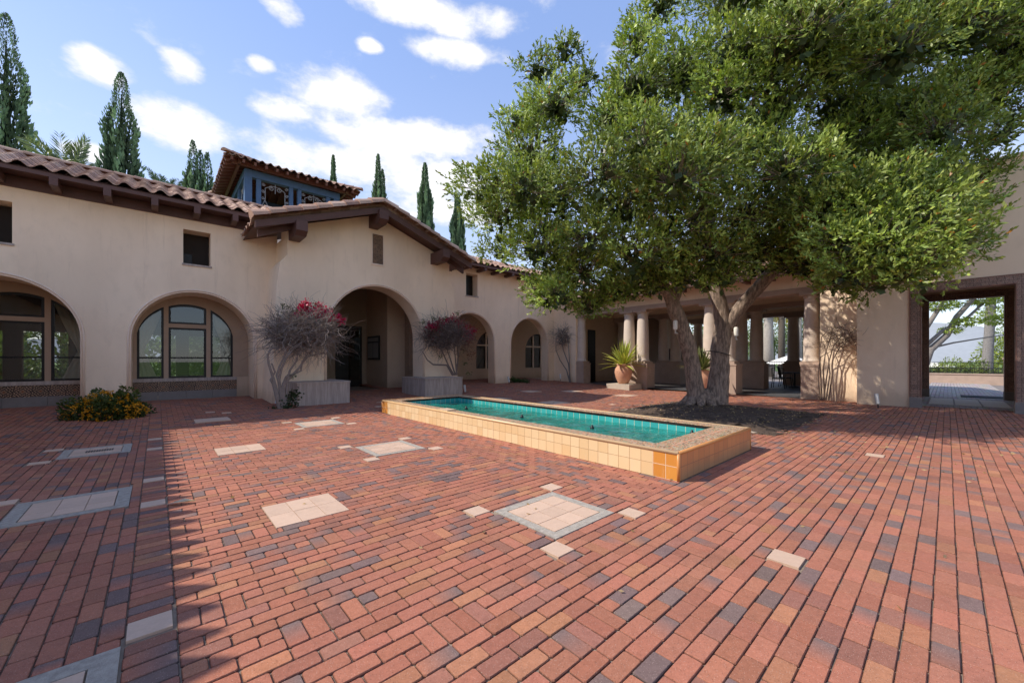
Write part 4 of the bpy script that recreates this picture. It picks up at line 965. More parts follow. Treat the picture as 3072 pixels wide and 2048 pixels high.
for (x,y,z,r,w) in clumps:
    nt=int(240*w*r*r/0.5)+20
    d=unit(rng.normal(size=(nt,3))); d[:,2]=np.where(d[:,2]<-.5,-d[:,2]*.4,d[:,2]); d=unit(d)
    lump=1+.22*np.sin(d[:,:1]*5+x)+.18*np.sin(d[:,1:2]*6+y*2)
    rad=r*(rng.uniform(.45,1.0,size=(nt,1))**.5)*lump; base=np.array([x,y,z])+d*rad*np.array([1.05,1.05,.85])
    ax=unit(d*.8+rng.normal(size=(nt,3))*.55+np.array([0,0,.42])); tl=rng.uniform(.14,.30,size=(nt,1))*(1.15 if y<9.2 else 1)
    m=8; tint=rng.uniform(.72,1.28,size=(nt,1)); cl=rng.uniform(.68,1.3); tip=rng.random((nt,1))
    for k in range(m):
        f=(k+.5)/m; b=base+ax*tl*f; la=unit(ax*(.75+.4*f)+rng.normal(size=(nt,3))*.48)
        LB.append(b);LA.append(la); LL.append(np.full((nt,1),.098)*rng.uniform(.75,1.2,size=(nt,1)))
        warm=(rng.random((nt,1))<.008).astype(float)
        newg=(f*tip)[:, :1]
        c=(np.array([.195,.275,.045])*(1-newg*.8)+np.array([.50,.54,.14])*newg*.8)*tint*cl*rng.uniform(.8,1.2,size=(nt,1)); c=c*(1-warm)+warm*np.array([.42,.17,.03])
        LC.append(c)
    k=nt//3; e=base[:k]+ax[:k]*tl[:k]; s=unit(np.cross(ax[:k],rng.normal(size=(k,3))))*.006
    inn=np.array([x,y,z])+(base[:k]-np.array([x,y,z]))*.35
    twv.append(np.stack([inn-s,inn+s,e+s*.4,e-s*.4],axis=1).reshape(-1,3))
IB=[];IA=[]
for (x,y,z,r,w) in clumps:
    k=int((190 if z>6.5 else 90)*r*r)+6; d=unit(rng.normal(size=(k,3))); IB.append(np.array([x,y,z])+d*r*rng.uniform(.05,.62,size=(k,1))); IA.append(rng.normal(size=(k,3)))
IB=np.concatenate(IB);IA=np.concatenate(IA);IL=np.full((len(IB),1),.20); IC=np.array([.055,.078,.024])*rng.uniform(.6,1.4,size=(len(IB),1))  # big inner leaves added to darken the crown, shade put into their colour
LB=np.concatenate(LB);LA=np.concatenate(LA);LC=np.concatenate(LC);LL=np.concatenate(LL)
print('oak leaves',len(LB),'clumps',len(clumps))
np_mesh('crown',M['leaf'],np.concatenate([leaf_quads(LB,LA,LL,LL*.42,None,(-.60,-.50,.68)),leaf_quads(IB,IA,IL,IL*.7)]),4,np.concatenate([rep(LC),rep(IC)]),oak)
tv=np.concatenate(twv); np_mesh('twigs',M['twig'],tv,4,np.full((len(tv),3),[.20,.15,.11]),oak)
for (u,v,Y,l) in ((2026,975,10.35,'small cream lamp fixed to the left trunk of the oak'),(2208,995,10.75,'small cream lamp hanging on the right trunk of the oak')):
    x,y,z=pt(u,v,Y); lt=thing('tree_lamp',l,'lamp',(x,y,z)); mb=MB(); mb.lathe((x,y,z-.12),[(.05,0),(.055,.02),(.055,.22),(.03,.25)],12); mb.build('shade',M['canvas'],lt,True)
    mb=MB(); mb.tube([(x,y,z-.12),(x+.02,y+.05,z-.2),(x+.14,y+.2,z-.2)],.02,6); mb.build('bracket',M['lamp'],lt)
x,y,z=pt(2150,1060,11.0); mb=MB(); mb.tube([(x+.34*math.cos(a),y+.34*math.sin(a),z+.02*math.sin(a*2)-.05*math.cos(a)) for a in [2*math.pi*i/20 for i in range(21)]],.012,5,cap=False); tag(mb.build('cable_loop',M['iron']),'black cable wrapped round the right trunk of the oak','cable')
# ================================================================== CYPRESSES AND PALMS
def cypress(u,vtop,Y,hw,label,multi=1,seed=0):
    x,y,zt=ray_at(u,vtop,Y); w=hw/F*Y; o=thing('cypress_tree',label,'tree',(x,y,-.3),'tall narrow cypresses behind the roofs')
    rg=np.random.default_rng(seed+31); B=[];A_=[];Cc=[];Ls=[]
    for s in range(multi):
        ox=(s-(multi-1)/2)*w*.62; top=zt-(0 if s==0 else rg.uniform(.8,2.2)); N=int(9000/multi)+1500
        h=rg.uniform(0,1,N)**.8; z=top*(h); prof=.86*np.minimum(1,(1-h)*4.6+.005)**.6*(.86+.14*np.sin(h*40+s)); th=rg.uniform(0,2*math.pi,N)
        flute=1+.16*np.sin(th*5+h*9)+.12*np.sin(th*9-h*23); rad=w*(.75 if multi>1 else 1)*prof*flute*rg.uniform(.72,1.04,N)
        b=np.stack([x+ox+np.cos(th)*rad,y+np.sin(th)*rad,z],axis=1); a=np.stack([np.cos(th)*.35,np.sin(th)*.35,np.ones(N)],axis=1)+rg.normal(size=(N,3))*.12
        B.append(b);A_.append(a);Ls.append(rg.uniform(.25,.55,N)*Y/26*np.clip((1-h)*4,.35,1))
        shade=np.clip((flute-.8)/.45,.25,1)[:,None]
        Cc.append(np.array([.27,.385,.21])*shade*rg.uniform(.7,1.3,(N,1)))
    B=np.concatenate(B);A_=np.concatenate(A_);Cc=np.concatenate(Cc);Ls=np.concatenate(Ls)
    np_mesh('foliage',M['cyp'],leaf_quads(B,A_,Ls,Ls*.34),4,rep(Cc),o)
    mb=MB(); mb.tube([(x,y,-.3),(x,y,1.5),(x,y,zt*.93)],[w*.5,w*.62,.02],8); mb.build('trunk',simple('cypress_core_%d'%seed,(.012,.022,.01),.95,.3,3,0),o)  # near-black cone filling the foliage core, inner shade put into its colour
for i,(u,v,Y,hw,mu,l) in enumerate([(18,45,24,57,1,'tallest cypress at the far left edge behind the arcade roof'),(364,222,25,47,1,'tall cypress above the arcade roof between the palm fronds'),(600,425,33,34,3,'short many-stemmed cypress just left of the lantern tower'),(573,520,40,12,1,'tiny dark cypress tip hugging the left tower eave'),(1000,470,40,13,1,'slim cypress tip rising behind the lantern tower roof'),(1141,466,40,21,2,'twin-tipped cypress above the peak of the porch gable'),(1275,493,42,22,1,'slim cypress right of the porch gable in open sky'),(1372,585,42,21,1,'cypress half hidden by the left edge of the oak crown')]):
    cypress(u,v,Y,hw,l,mu,i)
def palm(name,u,vc,Y,n,length,label,colr,zbase=-.3,trunk=.28,spread=1.0,tcol=(.30,.27,.24),droop=.55,group=None):
    x,y,z=ray_at(u,vc,Y); o=thing(name,label,'palm',(x,y,zbase),group)
    mb=MB(); mb.tube([(x,y,zbase),(x,y,(z+zbase)/2),(x,y,z)],[trunk*1.15,trunk,trunk*.9],12,tcol,True,.04); mb.build('trunk',M['bark'],o,True)
    B=[];A_=[];Cc=[];Ls=[]; rib=MB()
    for k in range(n):
        az=2*math.pi*k/n*2.39; el=R(random.uniform(-5,78)); dirv=np.array([math.cos(az)*math.cos(el),math.sin(az)*math.cos(el),math.sin(el)]); Lf=length*random.uniform(.8,1.1); P=[]
        for i in range(13):
            t=i/12; P.append(np.array([x,y,z])+dirv*Lf*t*spread+np.array([0,0,-droop*Lf*t*t*math.cos(el)]))
        rib.tube(P,[.02*(1-.8*i/12) for i in range(13)],4,(colr[0]*1.3,colr[1]*1.1,colr[2]))
        P=np.array(P); c=np.array(colr)*random.uniform(.7,1.25)
        for i in range(1,13):
            for s in range(3):
                q=P[i-1]+(P[i]-P[i-1])*s/3; tan=unit((P[i]-P[i-1])[None])[0]; sd=unit(np.cross(tan,[0,0,1.])[None])[0]
                for sg in (-1,1):
                    B.append(q);A_.append(tan*.75+sd*sg*.8+np.array([0,0,.15-.25*abs(math.cos(el))])+rng.normal(size=3)*.08); Ls.append(Lf*.26*math.sin(math.pi*(.12+.83*i/13))+.08); Cc.append(c*random.uniform(.8,1.2))
    Ls=np.array(Ls); np_mesh('fronds',M['plant'],leaf_quads(np.array(B),np.array(A_),Ls,Ls*.10),4,rep(np.array(Cc)),o); rib.build('frond_ribs',M['plant'],o)
palm('date_palm',205,552,21,28,2.9,'grey green palm crown showing over the arcade roof at left',(.22,.27,.17)); palm('date_palm',505,596,26,16,2.2,'small palm crown peeping over the roof left of the tower',(.2,.25,.16))
palm('fan_palm',2305,905,34,22,3.4,'palm with smooth grey trunk framed by the pavilion columns',(.20,.24,.05),group=None,trunk=.38,tcol=(.42,.38,.33))
palm('fan_palm',2345,915,40,26,3.6,'yellowing palm crown beyond the pavilion to the right of the grey trunk',(.42,.32,.04),trunk=.3,tcol=(.12,.10,.08)); palm('fan_palm',2395,930,44,24,3.4,'yellow green palm beyond the dark column pair',(.33,.30,.05),trunk=.35,tcol=(.40,.37,.33)); palm('fan_palm',2230,925,46,24,3.4,'palm beyond the middle columns of the pavilion',(.26,.27,.05),trunk=.3)
def bush(name,c,rx,ry,rz,n,col,ls,label,cat,parent=None,seed=0,var=.3,asp=.45,up=.3,mat_='plant'):
    rg=np.random.default_rng(seed); o=thing(name,label,cat,c) if parent is None else parent
    d=unit(rg.normal(size=(n,3))); d[:,2]=np.abs(d[:,2]) if up>=.3 else d[:,2]; lump=1+.2*np.sin(d[:,:1]*7+seed)+.2*np.sin(d[:,1:2]*8)
    b=np.array(c)+d*np.array([rx,ry,rz])*lump*rg.uniform(.45,1,(n,1))**.5; a=d*.8+rg.normal(size=(n,3))*.6+np.array([0,0,up])
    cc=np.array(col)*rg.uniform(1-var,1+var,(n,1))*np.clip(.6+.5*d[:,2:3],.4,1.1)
    np_mesh('foliage',M[mat_],leaf_quads(b,a,rg.uniform(.7,1.3,n)*ls,rg.uniform(.7,1.3,n)*ls*asp),4,rep(cc),o); return o
# hedges and trees beyond the doorway and pavilion
for i,(p,q,l) in enumerate(((42.5,3.6,'clipped hedge behind the garden fence, left in the doorway'),(42.5,-.4,'clipped hedge behind the garden fence, middle of the doorway'),(42,-4.0,'clipped hedge behind the garden fence, right in the doorway'))):
    x,y,_=W(p,q,0); bush('hedge',(x,y,.0),1.9,1.9,1.25,5000,(.22,.27,.07),.13,l,'hedge',seed=i)
def far_tree(x,y,z0,trunkpts,crown,n,col,label,ls=.22,seed=0,tcol=(.30,.26,.225)):
    o=thing('garden_tree',label,'tree',(x,y,z0)); mb=MB()
    for pts,r0,r1 in trunkpts: mb.tube(pts,[r0+(r1-r0)*i/(len(pts)-1) for i in range(len(pts))],9,tcol,True,.06)
    mb.build('trunk',M['bark'],o,True); rg=np.random.default_rng(seed); B=[];A_=[]
    for (cx,cy,cz,r,flat) in crown:
        m=int(n*r*r); d=unit(rg.normal(size=(m,3))); B.append(np.array([cx,cy,cz])+d*r*np.array([1,1,flat])*rg.uniform(.2,1,(m,1))**.5); A_.append(d*.6+rg.normal(size=(m,3))*.6+np.array([0,0,-.1]))
    B=np.concatenate(B);A_=np.concatenate(A_); m=len(B); np_mesh('crown',M['plant'],leaf_quads(B,A_,rg.uniform(.7,1.3,m)*ls,rg.uniform(.7,1.3,m)*ls*.4),4,rep(np.array(col)*rg.uniform(.6,1.4,(m,1))),o)
def rp(u,v,Y): return ray_at(u,v,Y)
YT=27.0
far_tree(*rp(2770,1180,YT)[:2],-.3,[([rp(2755,1150,YT),rp(2790,1050,YT),rp(2840,1005,YT),rp(2870,950,YT),rp(2920,895,YT),rp(2990,800,YT)],.24,.11),([rp(2780,1035,YT),rp(2830,990,YT),rp(2900,955,YT),rp(2960,900,YT)],.13,.07),([rp(2760,1010,YT),rp(2800,950,YT),rp(2830,905,YT),rp(2850,860,YT)],.17,.09),([rp(2800,1042,YT),rp(2860,1028,YT),rp(2940,1015,YT),rp(3010,1005,YT)],.07,.03)],
  [rp(2820,915,YT)+(1.0,.35),rp(2900,965,YT-.5)+(.8,.3),rp(2960,900,YT)+(1.0,.3),rp(3000,960,YT)+(.9,.35),rp(2850,990,YT)+(.6,.3),rp(2930,840,YT)+(2.2,.5),rp(2800,850,YT)+(1.8,.5)],520,(.30,.38,.07),'feathery tree with pale crossing limbs seen through the tiled doorway',seed=4)
far_tree(*rp(2962,1180,33)[:2],-.3,[([rp(2962,1150,33),rp(2962,1080,33),rp(2968,1000,33),rp(2975,880,33),rp(2975,700,33)],.36,.27)],[rp(2990,940,33)+(1.3,.5),rp(3010,1010,33)+(1.0,.9),rp(2940,820,33)+(2.5,.6)],420,(.34,.42,.08),'thick grey upright trunk with yellow green foliage at right in the doorway',seed=5,tcol=(.27,.25,.235))
for i,(u,v,Y,r,c,l) in enumerate(((2085,990,38,2.6,(.16,.24,.05),'bright green tree beyond the pavilion seen left of the right oak trunk'),(2320,990,60,4.2,(.14,.2,.06),'green garden tree far beyond the pavilion columns'),(3020,1050,38,1.9,(.25,.30,.06),'sunlit shrub beside the grey trunk in the doorway'),(2560,900,60,6,(.12,.17,.05),'green tree far behind the pavilion roof'))):
    x,y,z=rp(u,v,Y); far_tree(x,y,-.3,[([(x,y,-.3),(x,y,z)],.3,.15)],[(x,y,z,r,.9),(x+r*.6,y,z-r*.4,r*.7,.9),(x-r*.6,y+.4,z-r*.5,r*.7,.9)],260,c,l,.3,40+i)
# lawn shrubs behind the left wing, seen through its windows
for i,(p,q,l) in enumerate(((-5.2,24,'round garden shrub behind the arcade seen through the left arched window'),(-1.2,25,'round garden shrub behind the arcade seen through the right arched window'))):
    x,y,_=W(p,q,0); bush('garden_shrub',(x,y,-.3),2.2,2.2,2.6,4000,(.15,.24,.05),.2,l,'shrub',seed=60+i)
for i in range(4):  # hedge row added to block the bright sky behind the rear windows
    x,y,_=W(-7+3.6*i,27,0); bush('garden_hedge',(x,y,-.3),2.6,2.6,5.5,3500,(.10,.17,.04),.3,['tall clipped hedge far behind the arcade wing, leftmost through its windows','tall clipped hedge behind the arcade wing seen through the left arched window','tall clipped hedge behind the arcade wing seen through the right arched window','tall clipped hedge behind the arcade wing nearest the lantern tower'][i],'hedge',seed=80+i)
# ================================================================== COURT PLANTS
def tangle(name,roots,center,ext,n,label,cat,tcol,stems,rad=.02,seed=0,steps=9,cl=.16):
    rg=random.Random(seed); o=thing(name,label,cat,roots[0]); mb=MB()
    for st in stems: mb.tube(st,[rad*1.6*(1-.55*i/(len(st)-1)) for i in range(len(st))],6,tcol,True,.15)
    mb.build('stems',M['twig'],o); mb=MB()
    for k in range(n):
        while True:
            a=[rg.uniform(-1,1) for _ in range(3)]
            if sum(x*x for x in a)<1: break
        p=Vector((center[0]+a[0]*ext[0],center[1]+a[1]*ext[1],center[2]+a[2]*ext[2])); d=Vector((rg.uniform(-1,1),rg.uniform(-1,1),rg.uniform(-.6,.9))).normalized(); P=[p]
        for i in range(rg.randint(3,steps)):
            d=(d+Vector((rg.uniform(-1,1),rg.uniform(-1,1),rg.uniform(-.8,.8)))*.55).normalized(); P.append(P[-1]+d*cl*rg.uniform(.5,1))
        f=rg.uniform(.55,1.25); mb.tube(P,[.0075*(1-.7*i/len(P)) for i in range(len(P))],3,(tcol[0]*f,tcol[1]*f,tcol[2]*f),False)
    for k in range(max(6,n//70)):
        a=rg.uniform(0,2*math.pi); p=Vector((center[0]+math.cos(a)*ext[0]*.7,center[1]+rg.uniform(-.5,.5)*ext[1],center[2]+math.sin(a)*ext[2]*.8)); d=Vector((math.cos(a)*.8,rg.uniform(-.4,.2),math.sin(a)*.6+.4)).normalized(); P=[p]
        for i in range(7): d=(d+Vector((rg.uniform(-.2,.2),rg.uniform(-.2,.2),-.16))).normalized(); P.append(P[-1]+d*rg.uniform(.07,.13))
        mb.tube(P,[.008*(1-.7*i/8) for i in range(8)],4,tcol,False)
    mb.build('twigs',M['twig'],o); return o
def flowers(o,name,pts,n,sp,col,ls,seed):
    rg=np.random.default_rng(seed); B=[]
    for p in pts: B.append(np.array(p)+rg.normal(size=(n,3))*sp)
    B=np.concatenate(B); m=len(B); tag(np_mesh(name,M['plant'],leaf_quads(B,rg.normal(size=(m,3)),rg.uniform(.7,1.3,m)*ls,rg.uniform(.7,1.3,m)*ls*.8),4,rep(np.array(col)*rg.uniform(.65,1.3,(m,1))),o),kind='stuff')
def PX(q): return lambda u,v,dq=0: W(*( (lambda s: (s[0],q+dq,s[1]))(at_q(u,v,q+dq)) ))
g1=PX(12.15)
def stem(g,*uv): return [g(*x) for x in uv]
gr=(.27,.22,.19)
bo=tangle('bougainvillea',[g1(850,1222)],g1(905,1002),(.88,.5,.47),1900,'leafless grey bougainvillea topped with magenta blooms left of the archway','flowering shrub',gr,
 [stem(g1,(842,1225),(832,1180),(818,1130),(806,1090),(803,1065),(812,1048),(832,1038)),stem(g1,(846,1225),(838,1150),(830,1125),(838,1100),(850,1075),(862,1045)),stem(g1,(850,1225),(836,1140),(845,1105),(856,1080),(868,1060),(890,1050)),
  stem(g1,(855,1225),(850,1150),(858,1130),(885,1120),(903,1112),(905,1090),(925,1068),(975,1058)),stem(g1,(858,1225),(862,1140),(870,1110),(890,1082),(895,1050)),stem(g1,(852,1222),(845,1160),(872,1130),(900,1100),(920,1065),(940,1050)),stem(g1,(838,1225),(820,1150),(812,1140),(825,1115),(815,1090))],seed=3,rad=.026)
flowers(bo,'magenta_blooms',[g1(893,945),(g1(905,930)),g1(915,920),g1(935,945),g1(952,930),g1(968,945),g1(978,958),g1(945,950),g1(915,950),g1(905,925),g1(1025,960),g1(1012,955),g1(985,935),g1(960,920),g1(920,912),g1(930,935)],75,.055,(.62,.012,.10),.075,7)
flowers(bo,'leaves',[g1(858,922),g1(875,930),g1(888,932),g1(946,911),g1(995,928),g1(985,935),g1(850,920),g1(995,1000),g1(880,1130),g1(868,1125)],14,.04,(.10,.11,.06),.06,8)
flowers(bo,'dry_leaves',[g1(830,985),g1(850,960),g1(880,965),g1(920,975),g1(960,985),g1(1000,990),g1(1015,1010),g1(870,1000),g1(930,1005),g1(980,1020),g1(835,1010),g1(900,950)],70,.16,(.17,.135,.09),.05,27)
flowers(bo,'low_leaves',[g1(868,1215),g1(860,1225),g1(875,1190),g1(850,1228),g1(880,1180),g1(838,1230),g1(870,1235)],60,.09,(.05,.07,.03),.08,9)
g2=PX(12.75)
b2=tangle('bougainvillea',[g2(1365,1120)],g2(1335,1010),(.85,.45,.50),1000,'dark twiggy bougainvillea with dull red blooms right of the archway','flowering shrub',(.20,.15,.13),
 [stem(g2,(1362,1125),(1345,1095),(1325,1050),(1310,1035)),stem(g2,(1358,1125),(1340,1095),(1300,1093),(1282,1080),(1268,1055),(1280,1040)),stem(g2,(1366,1125),(1352,1080),(1340,1045)),stem(g2,(1370,1125),(1365,1060),(1360,1030)),stem(g2,(1368,1125),(1375,1070),(1372,1030))],seed=9,rad=.022)
flowers(b2,'red_blooms',[g2(1290,978),g2(1310,972),g2(1340,965),g2(1365,960),g2(1385,975),g2(1400,985),g2(1410,1000),g2(1405,1015),g2(1395,1000),g2(1352,958),g2(1325,970),g2(1375,1000),g2(1300,985),g2(1420,990)],70,.08,(.40,.012,.06),.075,11)
flowers(b2,'leaves',[g2(1335,955),g2(1320,960),g2(1348,968),g2(1270,965),g2(1300,958),g2(1372,940),g2(1320,1068),g2(1395,1090),g2(1405,1120),g2(1390,1050)],22,.05,(.12,.13,.05),.06,12)
flowers(b2,'rusty_leaves',[g2(1310,985),g2(1340,985),g2(1375,985),g2(1400,1030),g2(1415,1060),g2(1330,1000),g2(1360,1015),g2(1390,1045),g2(1420,1010),g2(1290,1000)],60,.13,(.20,.07,.055),.06,19)
# bare vines on the two corners
PXp=lambda p: (lambda u,v: (lambda s: W(p,s[0],s[1]))(at_p(u,v,p)))
h1_=PXp(17.25)
tangle('bare_vine',[h1_(1708,1150)],h1_(1690,1010),(.42,.42,.55),260,'leafless grey vine climbing the pier beside the first arcade arch end','climbing plant',(.22,.19,.18),[stem(h1_,(1710,1150),(1700,1110),(1680,1080),(1668,1050),(1668,1020)),stem(h1_,(1712,1150),(1705,1090),(1690,1050),(1685,1010)),stem(h1_,(1708,1150),(1708,1080),(1706,1040),(1700,1000))],seed=21)
h2_=PXp(16.95)
tangle('bare_vine',[h2_(2470,1200)],h2_(2515,1018),(.42,.42,.42),150,'sparse brown vine on the wall left of the tiled doorway','climbing plant',(.16,.11,.085),[stem(h2_,(2465,1200),(2462,1120),(2458,1060),(2465,1010),(2490,985)),stem(h2_,(2470,1200),(2480,1130),(2488,1080),(2500,1040),(2530,1000)),stem(h2_,(2478,1200),(2490,1120),(2485,1070),(2470,1030)),stem(h2_,(2486,1200),(2496,1130),(2498,1080),(2520,1040),(2550,1020)),stem(h2_,(2460,1200),(2454,1120),(2462,1070),(2500,1050)),stem(h2_,(2474,1200),(2470,1110),(2476,1060),(2495,1000),(2520,985))],seed=23,steps=7,rad=.016)
# lantana bush
lp=[ (x,y,z) for x,y,z in (W(-.75,12.6,.05),) ][0]
lx,ly,_=ray_at(325,1262,1); 
Yl=EYE*F/(1262-HZ)*.985; lx=(325-CX)/F*Yl
la=bush('lantana_bush',(lx,Yl,.02),.72,.6,.58,5200,(.085,.115,.03),.075,'low green bush covered in yellow orange flowers at the foot of the arcade pier','shrub',seed=5,asp=.6)
rg=np.random.default_rng(6); d=unit(rg.normal(size=(230,3))); d[:,2]=np.abs(d[:,2])*.9+.1; d=d[d[:,1]<.5]
flowers(la,'flower_heads',[tuple(np.array([lx,Yl,.03])+k*np.array([.76,.62,.62])*rg.uniform(.88,1.08)) for k in d],9,.018,(.72,.33,.015),.04,13)
flowers(la,'tall_sprigs',[(lx+.1+.02*k,Yl+.1,.5+.045*k) for k in range(7)]+[(lx+.28+.03*k,Yl+.1,.45+.03*k) for k in range(4)],16,.035,(.10,.12,.03),.06,14)
sx,sy=(1540-CX)/F*21.3,21.3; bush('ground_shrub',(sx,sy,.16),.75,.55,.22,1500,(.055,.10,.03),.09,'flat dark green ground shrub at the foot of the arcade pier','shrub',seed=15)
# potted agaves
def agave(name,c,n,L,label,cols,seed,elmin=15):
    rg=random.Random(seed); o=thing(name,label,'plant',c); mb=MB()
    for k in range(n):
        az=k*2.399+rg.uniform(-.2,.2); el=R(elmin+(88-elmin)*(k/n)**.8+rg.uniform(-8,8)); l=L*rg.uniform(.8,1.08); w=.065*rg.uniform(.85,1.15)
        dh=Vector((math.cos(az),math.sin(az),0)); sd=Vector((-math.sin(az),math.cos(az),0)); P=[]
        for i in range(8):
            t=i/7; e=el-R(26)*t*t*(1 if el<1.1 else .3); P.append((Vector(c)+dh*(l*t*math.cos(el)+.03)+Vector((0,0,l*t*math.sin(el)-.25*l*t*t*math.cos(el))),w*(.75+1.0*t if t<.35 else 1.1*(1-(t-.35)/.65)**.8)+.002))
        up=dh.cross(sd); vs=[];cs=[]
        for p,ww in P:
            vs+=[p-sd*ww+Vector((0,0,ww*.35)),p-sd*ww*.55,p,p+sd*ww*.55,p+sd*ww+Vector((0,0,ww*.35))]; f=rg.uniform(.9,1.1); cs+=[tuple(x*f for x in cols[j]) for j in (1,0,0,0,1)]
        mb.add(vs,[(5*i+j,5*i+j+1,5*i+6+j,5*i+5+j) for i in range(7) for j in range(4)],cs)
    mb.build('leaves',M['plant'],o); return o
YP=18.9; px_,py_=(1870-CX)/F*YP,YP
sl=thing('stone_slab','flat grey stone slab under the terracotta urn','plinth',(px_,py_,0)); pp_,qq_=to_pq(px_,py_)
mb=MB(); mb.box(pp_-.5,pp_+.6,qq_-.62,qq_+.62,.0,.27); mb.build('slab',M['paleslab'],sl)
pot=thing('terracotta_urn','round terracotta urn on the stone slab before the column pair','urn',(px_,py_,.27)); mb=MB()
mb.lathe((px_,py_,.27),[(.21,0),(.26,.07),(.36,.3),(.42,.54),(.40,.72),(.32,.84),(.30,.87),(.35,.91),(.35,.94),(.31,.94),(.29,.85)],28); mb.build('urn_body',M['terr'],pot,True)
agave('agave_plant',(px_,py_,1.12),58,1.42,'spiky yellow green agave growing in the terracotta urn',[(.30,.36,.06),(.72,.66,.18)],5,4)
YP2=15.6; x2,y2=(2105-CX)/F*YP2,YP2
pot=thing('terracotta_urn','terracotta urn half hidden behind the two oak trunks','urn',(x2,y2,0.02)); mb=MB(); mb.lathe((x2,y2,.02),[(.22,0),(.28,.08),(.38,.35),(.42,.62),(.40,.8),(.32,.94),(.35,1.0),(.31,1.0)],24); mb.build('urn_body',M['terr'],pot,True)
agave('agave_plant',(x2,y2,.98),44,1.0,'dull green agave in the urn behind the oak trunks',[(.10,.13,.05),(.34,.33,.15)],8,5)
# garden spot lamps
def spot(u,v,Y,label,lean=.12,s=1.0,zb=None):
    x,y,z=ray_at(u,v,Y); zb=z if zb is None else zb; o=thing('spot_lamp',label,'lamp',(x,y,zb)); mb=MB(); mb.tube([(x,y,zb-.05),(x,y,zb+.12*s)],.018*s,6); mb.build('stake',M['iron'],o)
    mb=MB(); mb.tube([(x,y,zb+.08*s),(x+lean*.4,y+.03,zb+.22*s),(x+lean,y+.06,zb+.42*s)],[.045*s,.055*s,.06*s],10); mb.build('lamp_body',M['lamp'],o)
spot(794,1207,12.9,'silver spot lamp leaning at the wall left of the grey bougainvillea',.06,.9); spot(826,1222,11.6,'silver spot lamp at the root of the grey bougainvillea',.03,.7)
spot(1396,1180,15.8,'pale spot lamp on the brick behind the far end of the fountain',-.05,.8); spot(1527,1150,19.6,'silver spot lamp standing in the flat ground shrub',-.05,.8); spot(1682,1140,22,'silver spot lamp beside the bare vine on the pier',-.03,.8); spot(2634,1218,11.4,'grey spot lamp at the wall left of the tiled doorway',.0,.85)
# fallen leaves
N=3600; ps=np.concatenate([rng.uniform(0,16.5,2600),rng.uniform(BED[0]-.3,BED[1]+.4,1000)]); qs=np.concatenate([rng.uniform(-3,14,2600),rng.uniform(BED[2]-.5,BED[3]+.4,1000)]); keep=np.array([not(POOL[0]<a<POOL[1] and POOL[2]<b<POOL[3]) and (rng.random()<(.06 if a<6 else (1.0 if (a>7 and b<8) else .35))) for a,b in zip(ps,qs)]); ps,qs=ps[keep],qs[keep]
xy=np.stack([ps*AX+qs*BX,ps*AY+qs*BY,.012+.033*np.maximum(0,qs-9.5)],axis=1); inb=(ps>BED[0])&(ps<BED[1])&(qs>BED[2])&(qs<BED[3]); e_=np.minimum.reduce([(ps-BED[0]+.12)/(BED[1]-BED[0]+.3),(BED[1]+.18-ps)/(BED[1]-BED[0]+.3),(qs-BED[2]+.25)/(BED[3]-BED[2]+.35),(BED[3]+.1-qs)/(BED[3]-BED[2]+.35)]); xy[inb,2]+=(.19*np.minimum(1,e_*3))[inb]
ax=rng.normal(size=(len(xy),3)); ax[:,2]*=.12; ls=rng.uniform(.03,.06,len(xy))
fl=np_mesh('fallen_leaves',M['plant'],leaf_quads(xy,ax,ls,ls*.5,np.array([0,0,0])),4,rep(np.array([[.42,.30,.16]])*rng.uniform(.4,1.4,(len(xy),1)))); tag(fl,kind='stuff')
x,y,_=ray_at(540,1512,EYE*F/(1512-HZ)); mb=MB(); vs=[(x-.10,y-.03,.012),(x-.02,y-.045,.03),(x+.10,y+.02,.035),(x+.12,y+.05,.018),(x+.02,y+.03,.05),(x-.07,y+.0,.02)]; mb.add(vs,[(0,1,4,5),(1,2,3,4)],(.60,.52,.38)); tag(mb.build('dry_leaf',M['plant']),'large curled pale dry leaf on the bricks at the shadow edge','leaf')
# ================================================================== SKY, SUN, CAMERA
sc=bpy.context.scene; w=bpy.data.worlds.new('World'); sc.world=w; w.use_nodes=True; nt=w.node_tree; nt.nodes.clear()
class WN(NT):
    def __init__(s,nt): s.nt=nt; s.n=nt.nodes; s.l=nt.links
T=WN(nt)
SD=Vector((1.02,.05,-1.0)).normalized(); el=math.asin(-SD.z); az=math.atan2(-SD.x,-SD.y)
sky=T.new('ShaderNodeTexSky'); sky.sky_type='NISHITA'; sky.sun_disc=False; sky.sun_elevation=el; sky.sun_rotation=az; sky.altitude=50; sky.air_density=1.0; sky.dust_density=.2; sky.ozone_density=2.0
tc=T.new('ShaderNodeTexCoord').outputs['Generated']; X,Yv,Z=T.sep(tc)
hl=T.math('SQRT',T.math('ADD',T.math('POWER',X,2.0),T.math('POWER',Yv,2.0)))
azn=T.math('ARCTAN2',X,Yv); eln=T.math('ARCTAN2',Z,hl)
CL=[(300,195,105,52),(545,212,75,50),(790,195,45,28),(1030,290,200,75),(1180,415,330,80),(560,385,160,70),(1250,30,300,58),(860,40,75,45),(1390,160,165,52),(1110,140,40,25),(1230,520,430,85),(1330,620,250,60),(300,470,120,25),(860,330,120,45),(1420,80,150,60)]
field=None
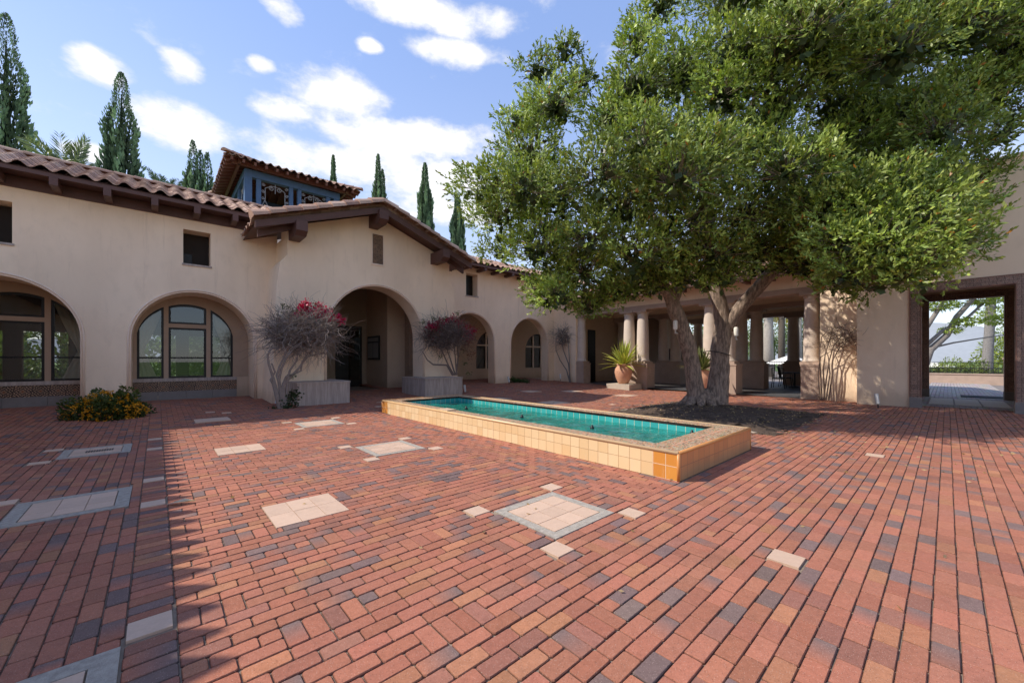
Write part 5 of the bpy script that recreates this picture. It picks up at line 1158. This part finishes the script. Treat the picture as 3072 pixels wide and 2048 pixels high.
for (u,v,a,b) in CL:
    d=((u-CX)/F,(HZ-v)/F); r=math.hypot(d[0],1); a0=math.atan2(d[0],1); e0=math.atan2(d[1],r); sa=a/F/(1+d[0]**2); sb=b/F/(1+d[1]**2)*.95
    q=T.math('ADD',T.math('POWER',T.math('DIVIDE',T.math('SUBTRACT',azn,a0),sa),2.0),T.math('POWER',T.math('DIVIDE',T.math('SUBTRACT',eln,e0),sb),2.0))
    m=T.math('SUBTRACT',1.0,T.math('MULTIPLY',q,.62),clamp=True)
    field=m if field is None else T.math('MAXIMUM',field,m)
vec=T.new('ShaderNodeVectorMath',operation='MULTIPLY'); T.l.new(tc,vec.inputs[0]); vec.inputs[1].default_value=(1,1,1.9)
n1=T.noise(8.0,12,.62,vec.outputs[0]); n2=T.noise(2.2,5,.6,vec.outputs[0])
dens=T.math('ADD',T.math('MULTIPLY',field,.86),T.math('MULTIPLY_ADD',n1,2.3,-1.27)); dens=T.math('ADD',dens,T.math('MULTIPLY',T.math('SUBTRACT',n2,.5),.25))
cov=T.ramp(dens,.02,.72); cov=T.math('MULTIPLY',cov,T.ramp(eln,-.02,.12)); cov=T.math('MULTIPLY',cov,.96)
haze=T.math('SUBTRACT',1.0,T.ramp(eln,.0,.42))
skyc=T.mix(1.0,sky.outputs[0],(2.05,1.9,1.95),'MULTIPLY')
even=T.mix(T.ramp(eln,.0,.75),(5.0,5.6,6.7),(2.2,3.25,6.1)); skyc=T.mix(.62,skyc,even); bgc=T.mix(T.math('MULTIPLY',haze,.25),skyc,(4.9,5.4,6.2)); lum=T.math('MULTIPLY_ADD',T.ramp(dens,.3,.8),.9,6.9)
cc=T.new('ShaderNodeCombineColor',i_0=lum,i_1=T.math('MULTIPLY',lum,1.0),i_2=T.math('MULTIPLY',lum,1.02)).outputs[0]
fin=T.mix(cov,bgc,cc); bg=T.new('ShaderNodeBackground'); T.l.new(fin,bg.inputs[0]); bg.inputs[1].default_value=.15
ow=T.new('ShaderNodeOutputWorld'); T.l.new(bg.outputs[0],ow.inputs[0])
sl_=bpy.data.lights.new('sun','SUN'); sl_.energy=5.0; sl_.angle=R(.53); sl_.color=(1.0,.93,.82); so=bpy.data.objects.new('sun',sl_); C.objects.link(so); so.rotation_euler=SD.to_track_quat('-Z','Y').to_euler(); so.location=(-20,0,30)
cd=bpy.data.cameras.new('camera'); cd.sensor_fit='HORIZONTAL'; cd.sensor_width=36; cd.lens=36*F/3072; cd.shift_y=(HZ-1024)/3072; cd.clip_start=.05; cd.clip_end=3000
cam=bpy.data.objects.new('camera',cd); C.objects.link(cam); cam.location=(0,0,EYE); cam.rotation_euler=(R(90),0,0); sc.camera=cam
sc.view_settings.view_transform='Standard'; sc.view_settings.look='None'; sc.view_settings.exposure=0; sc.view_settings.gamma=1
sc.cycles.max_bounces=6; sc.cycles.diffuse_bounces=4; sc.cycles.use_adaptive_sampling=True; sc.cycles.adaptive_threshold=.02; sc.cycles.transparent_max_bounces=12
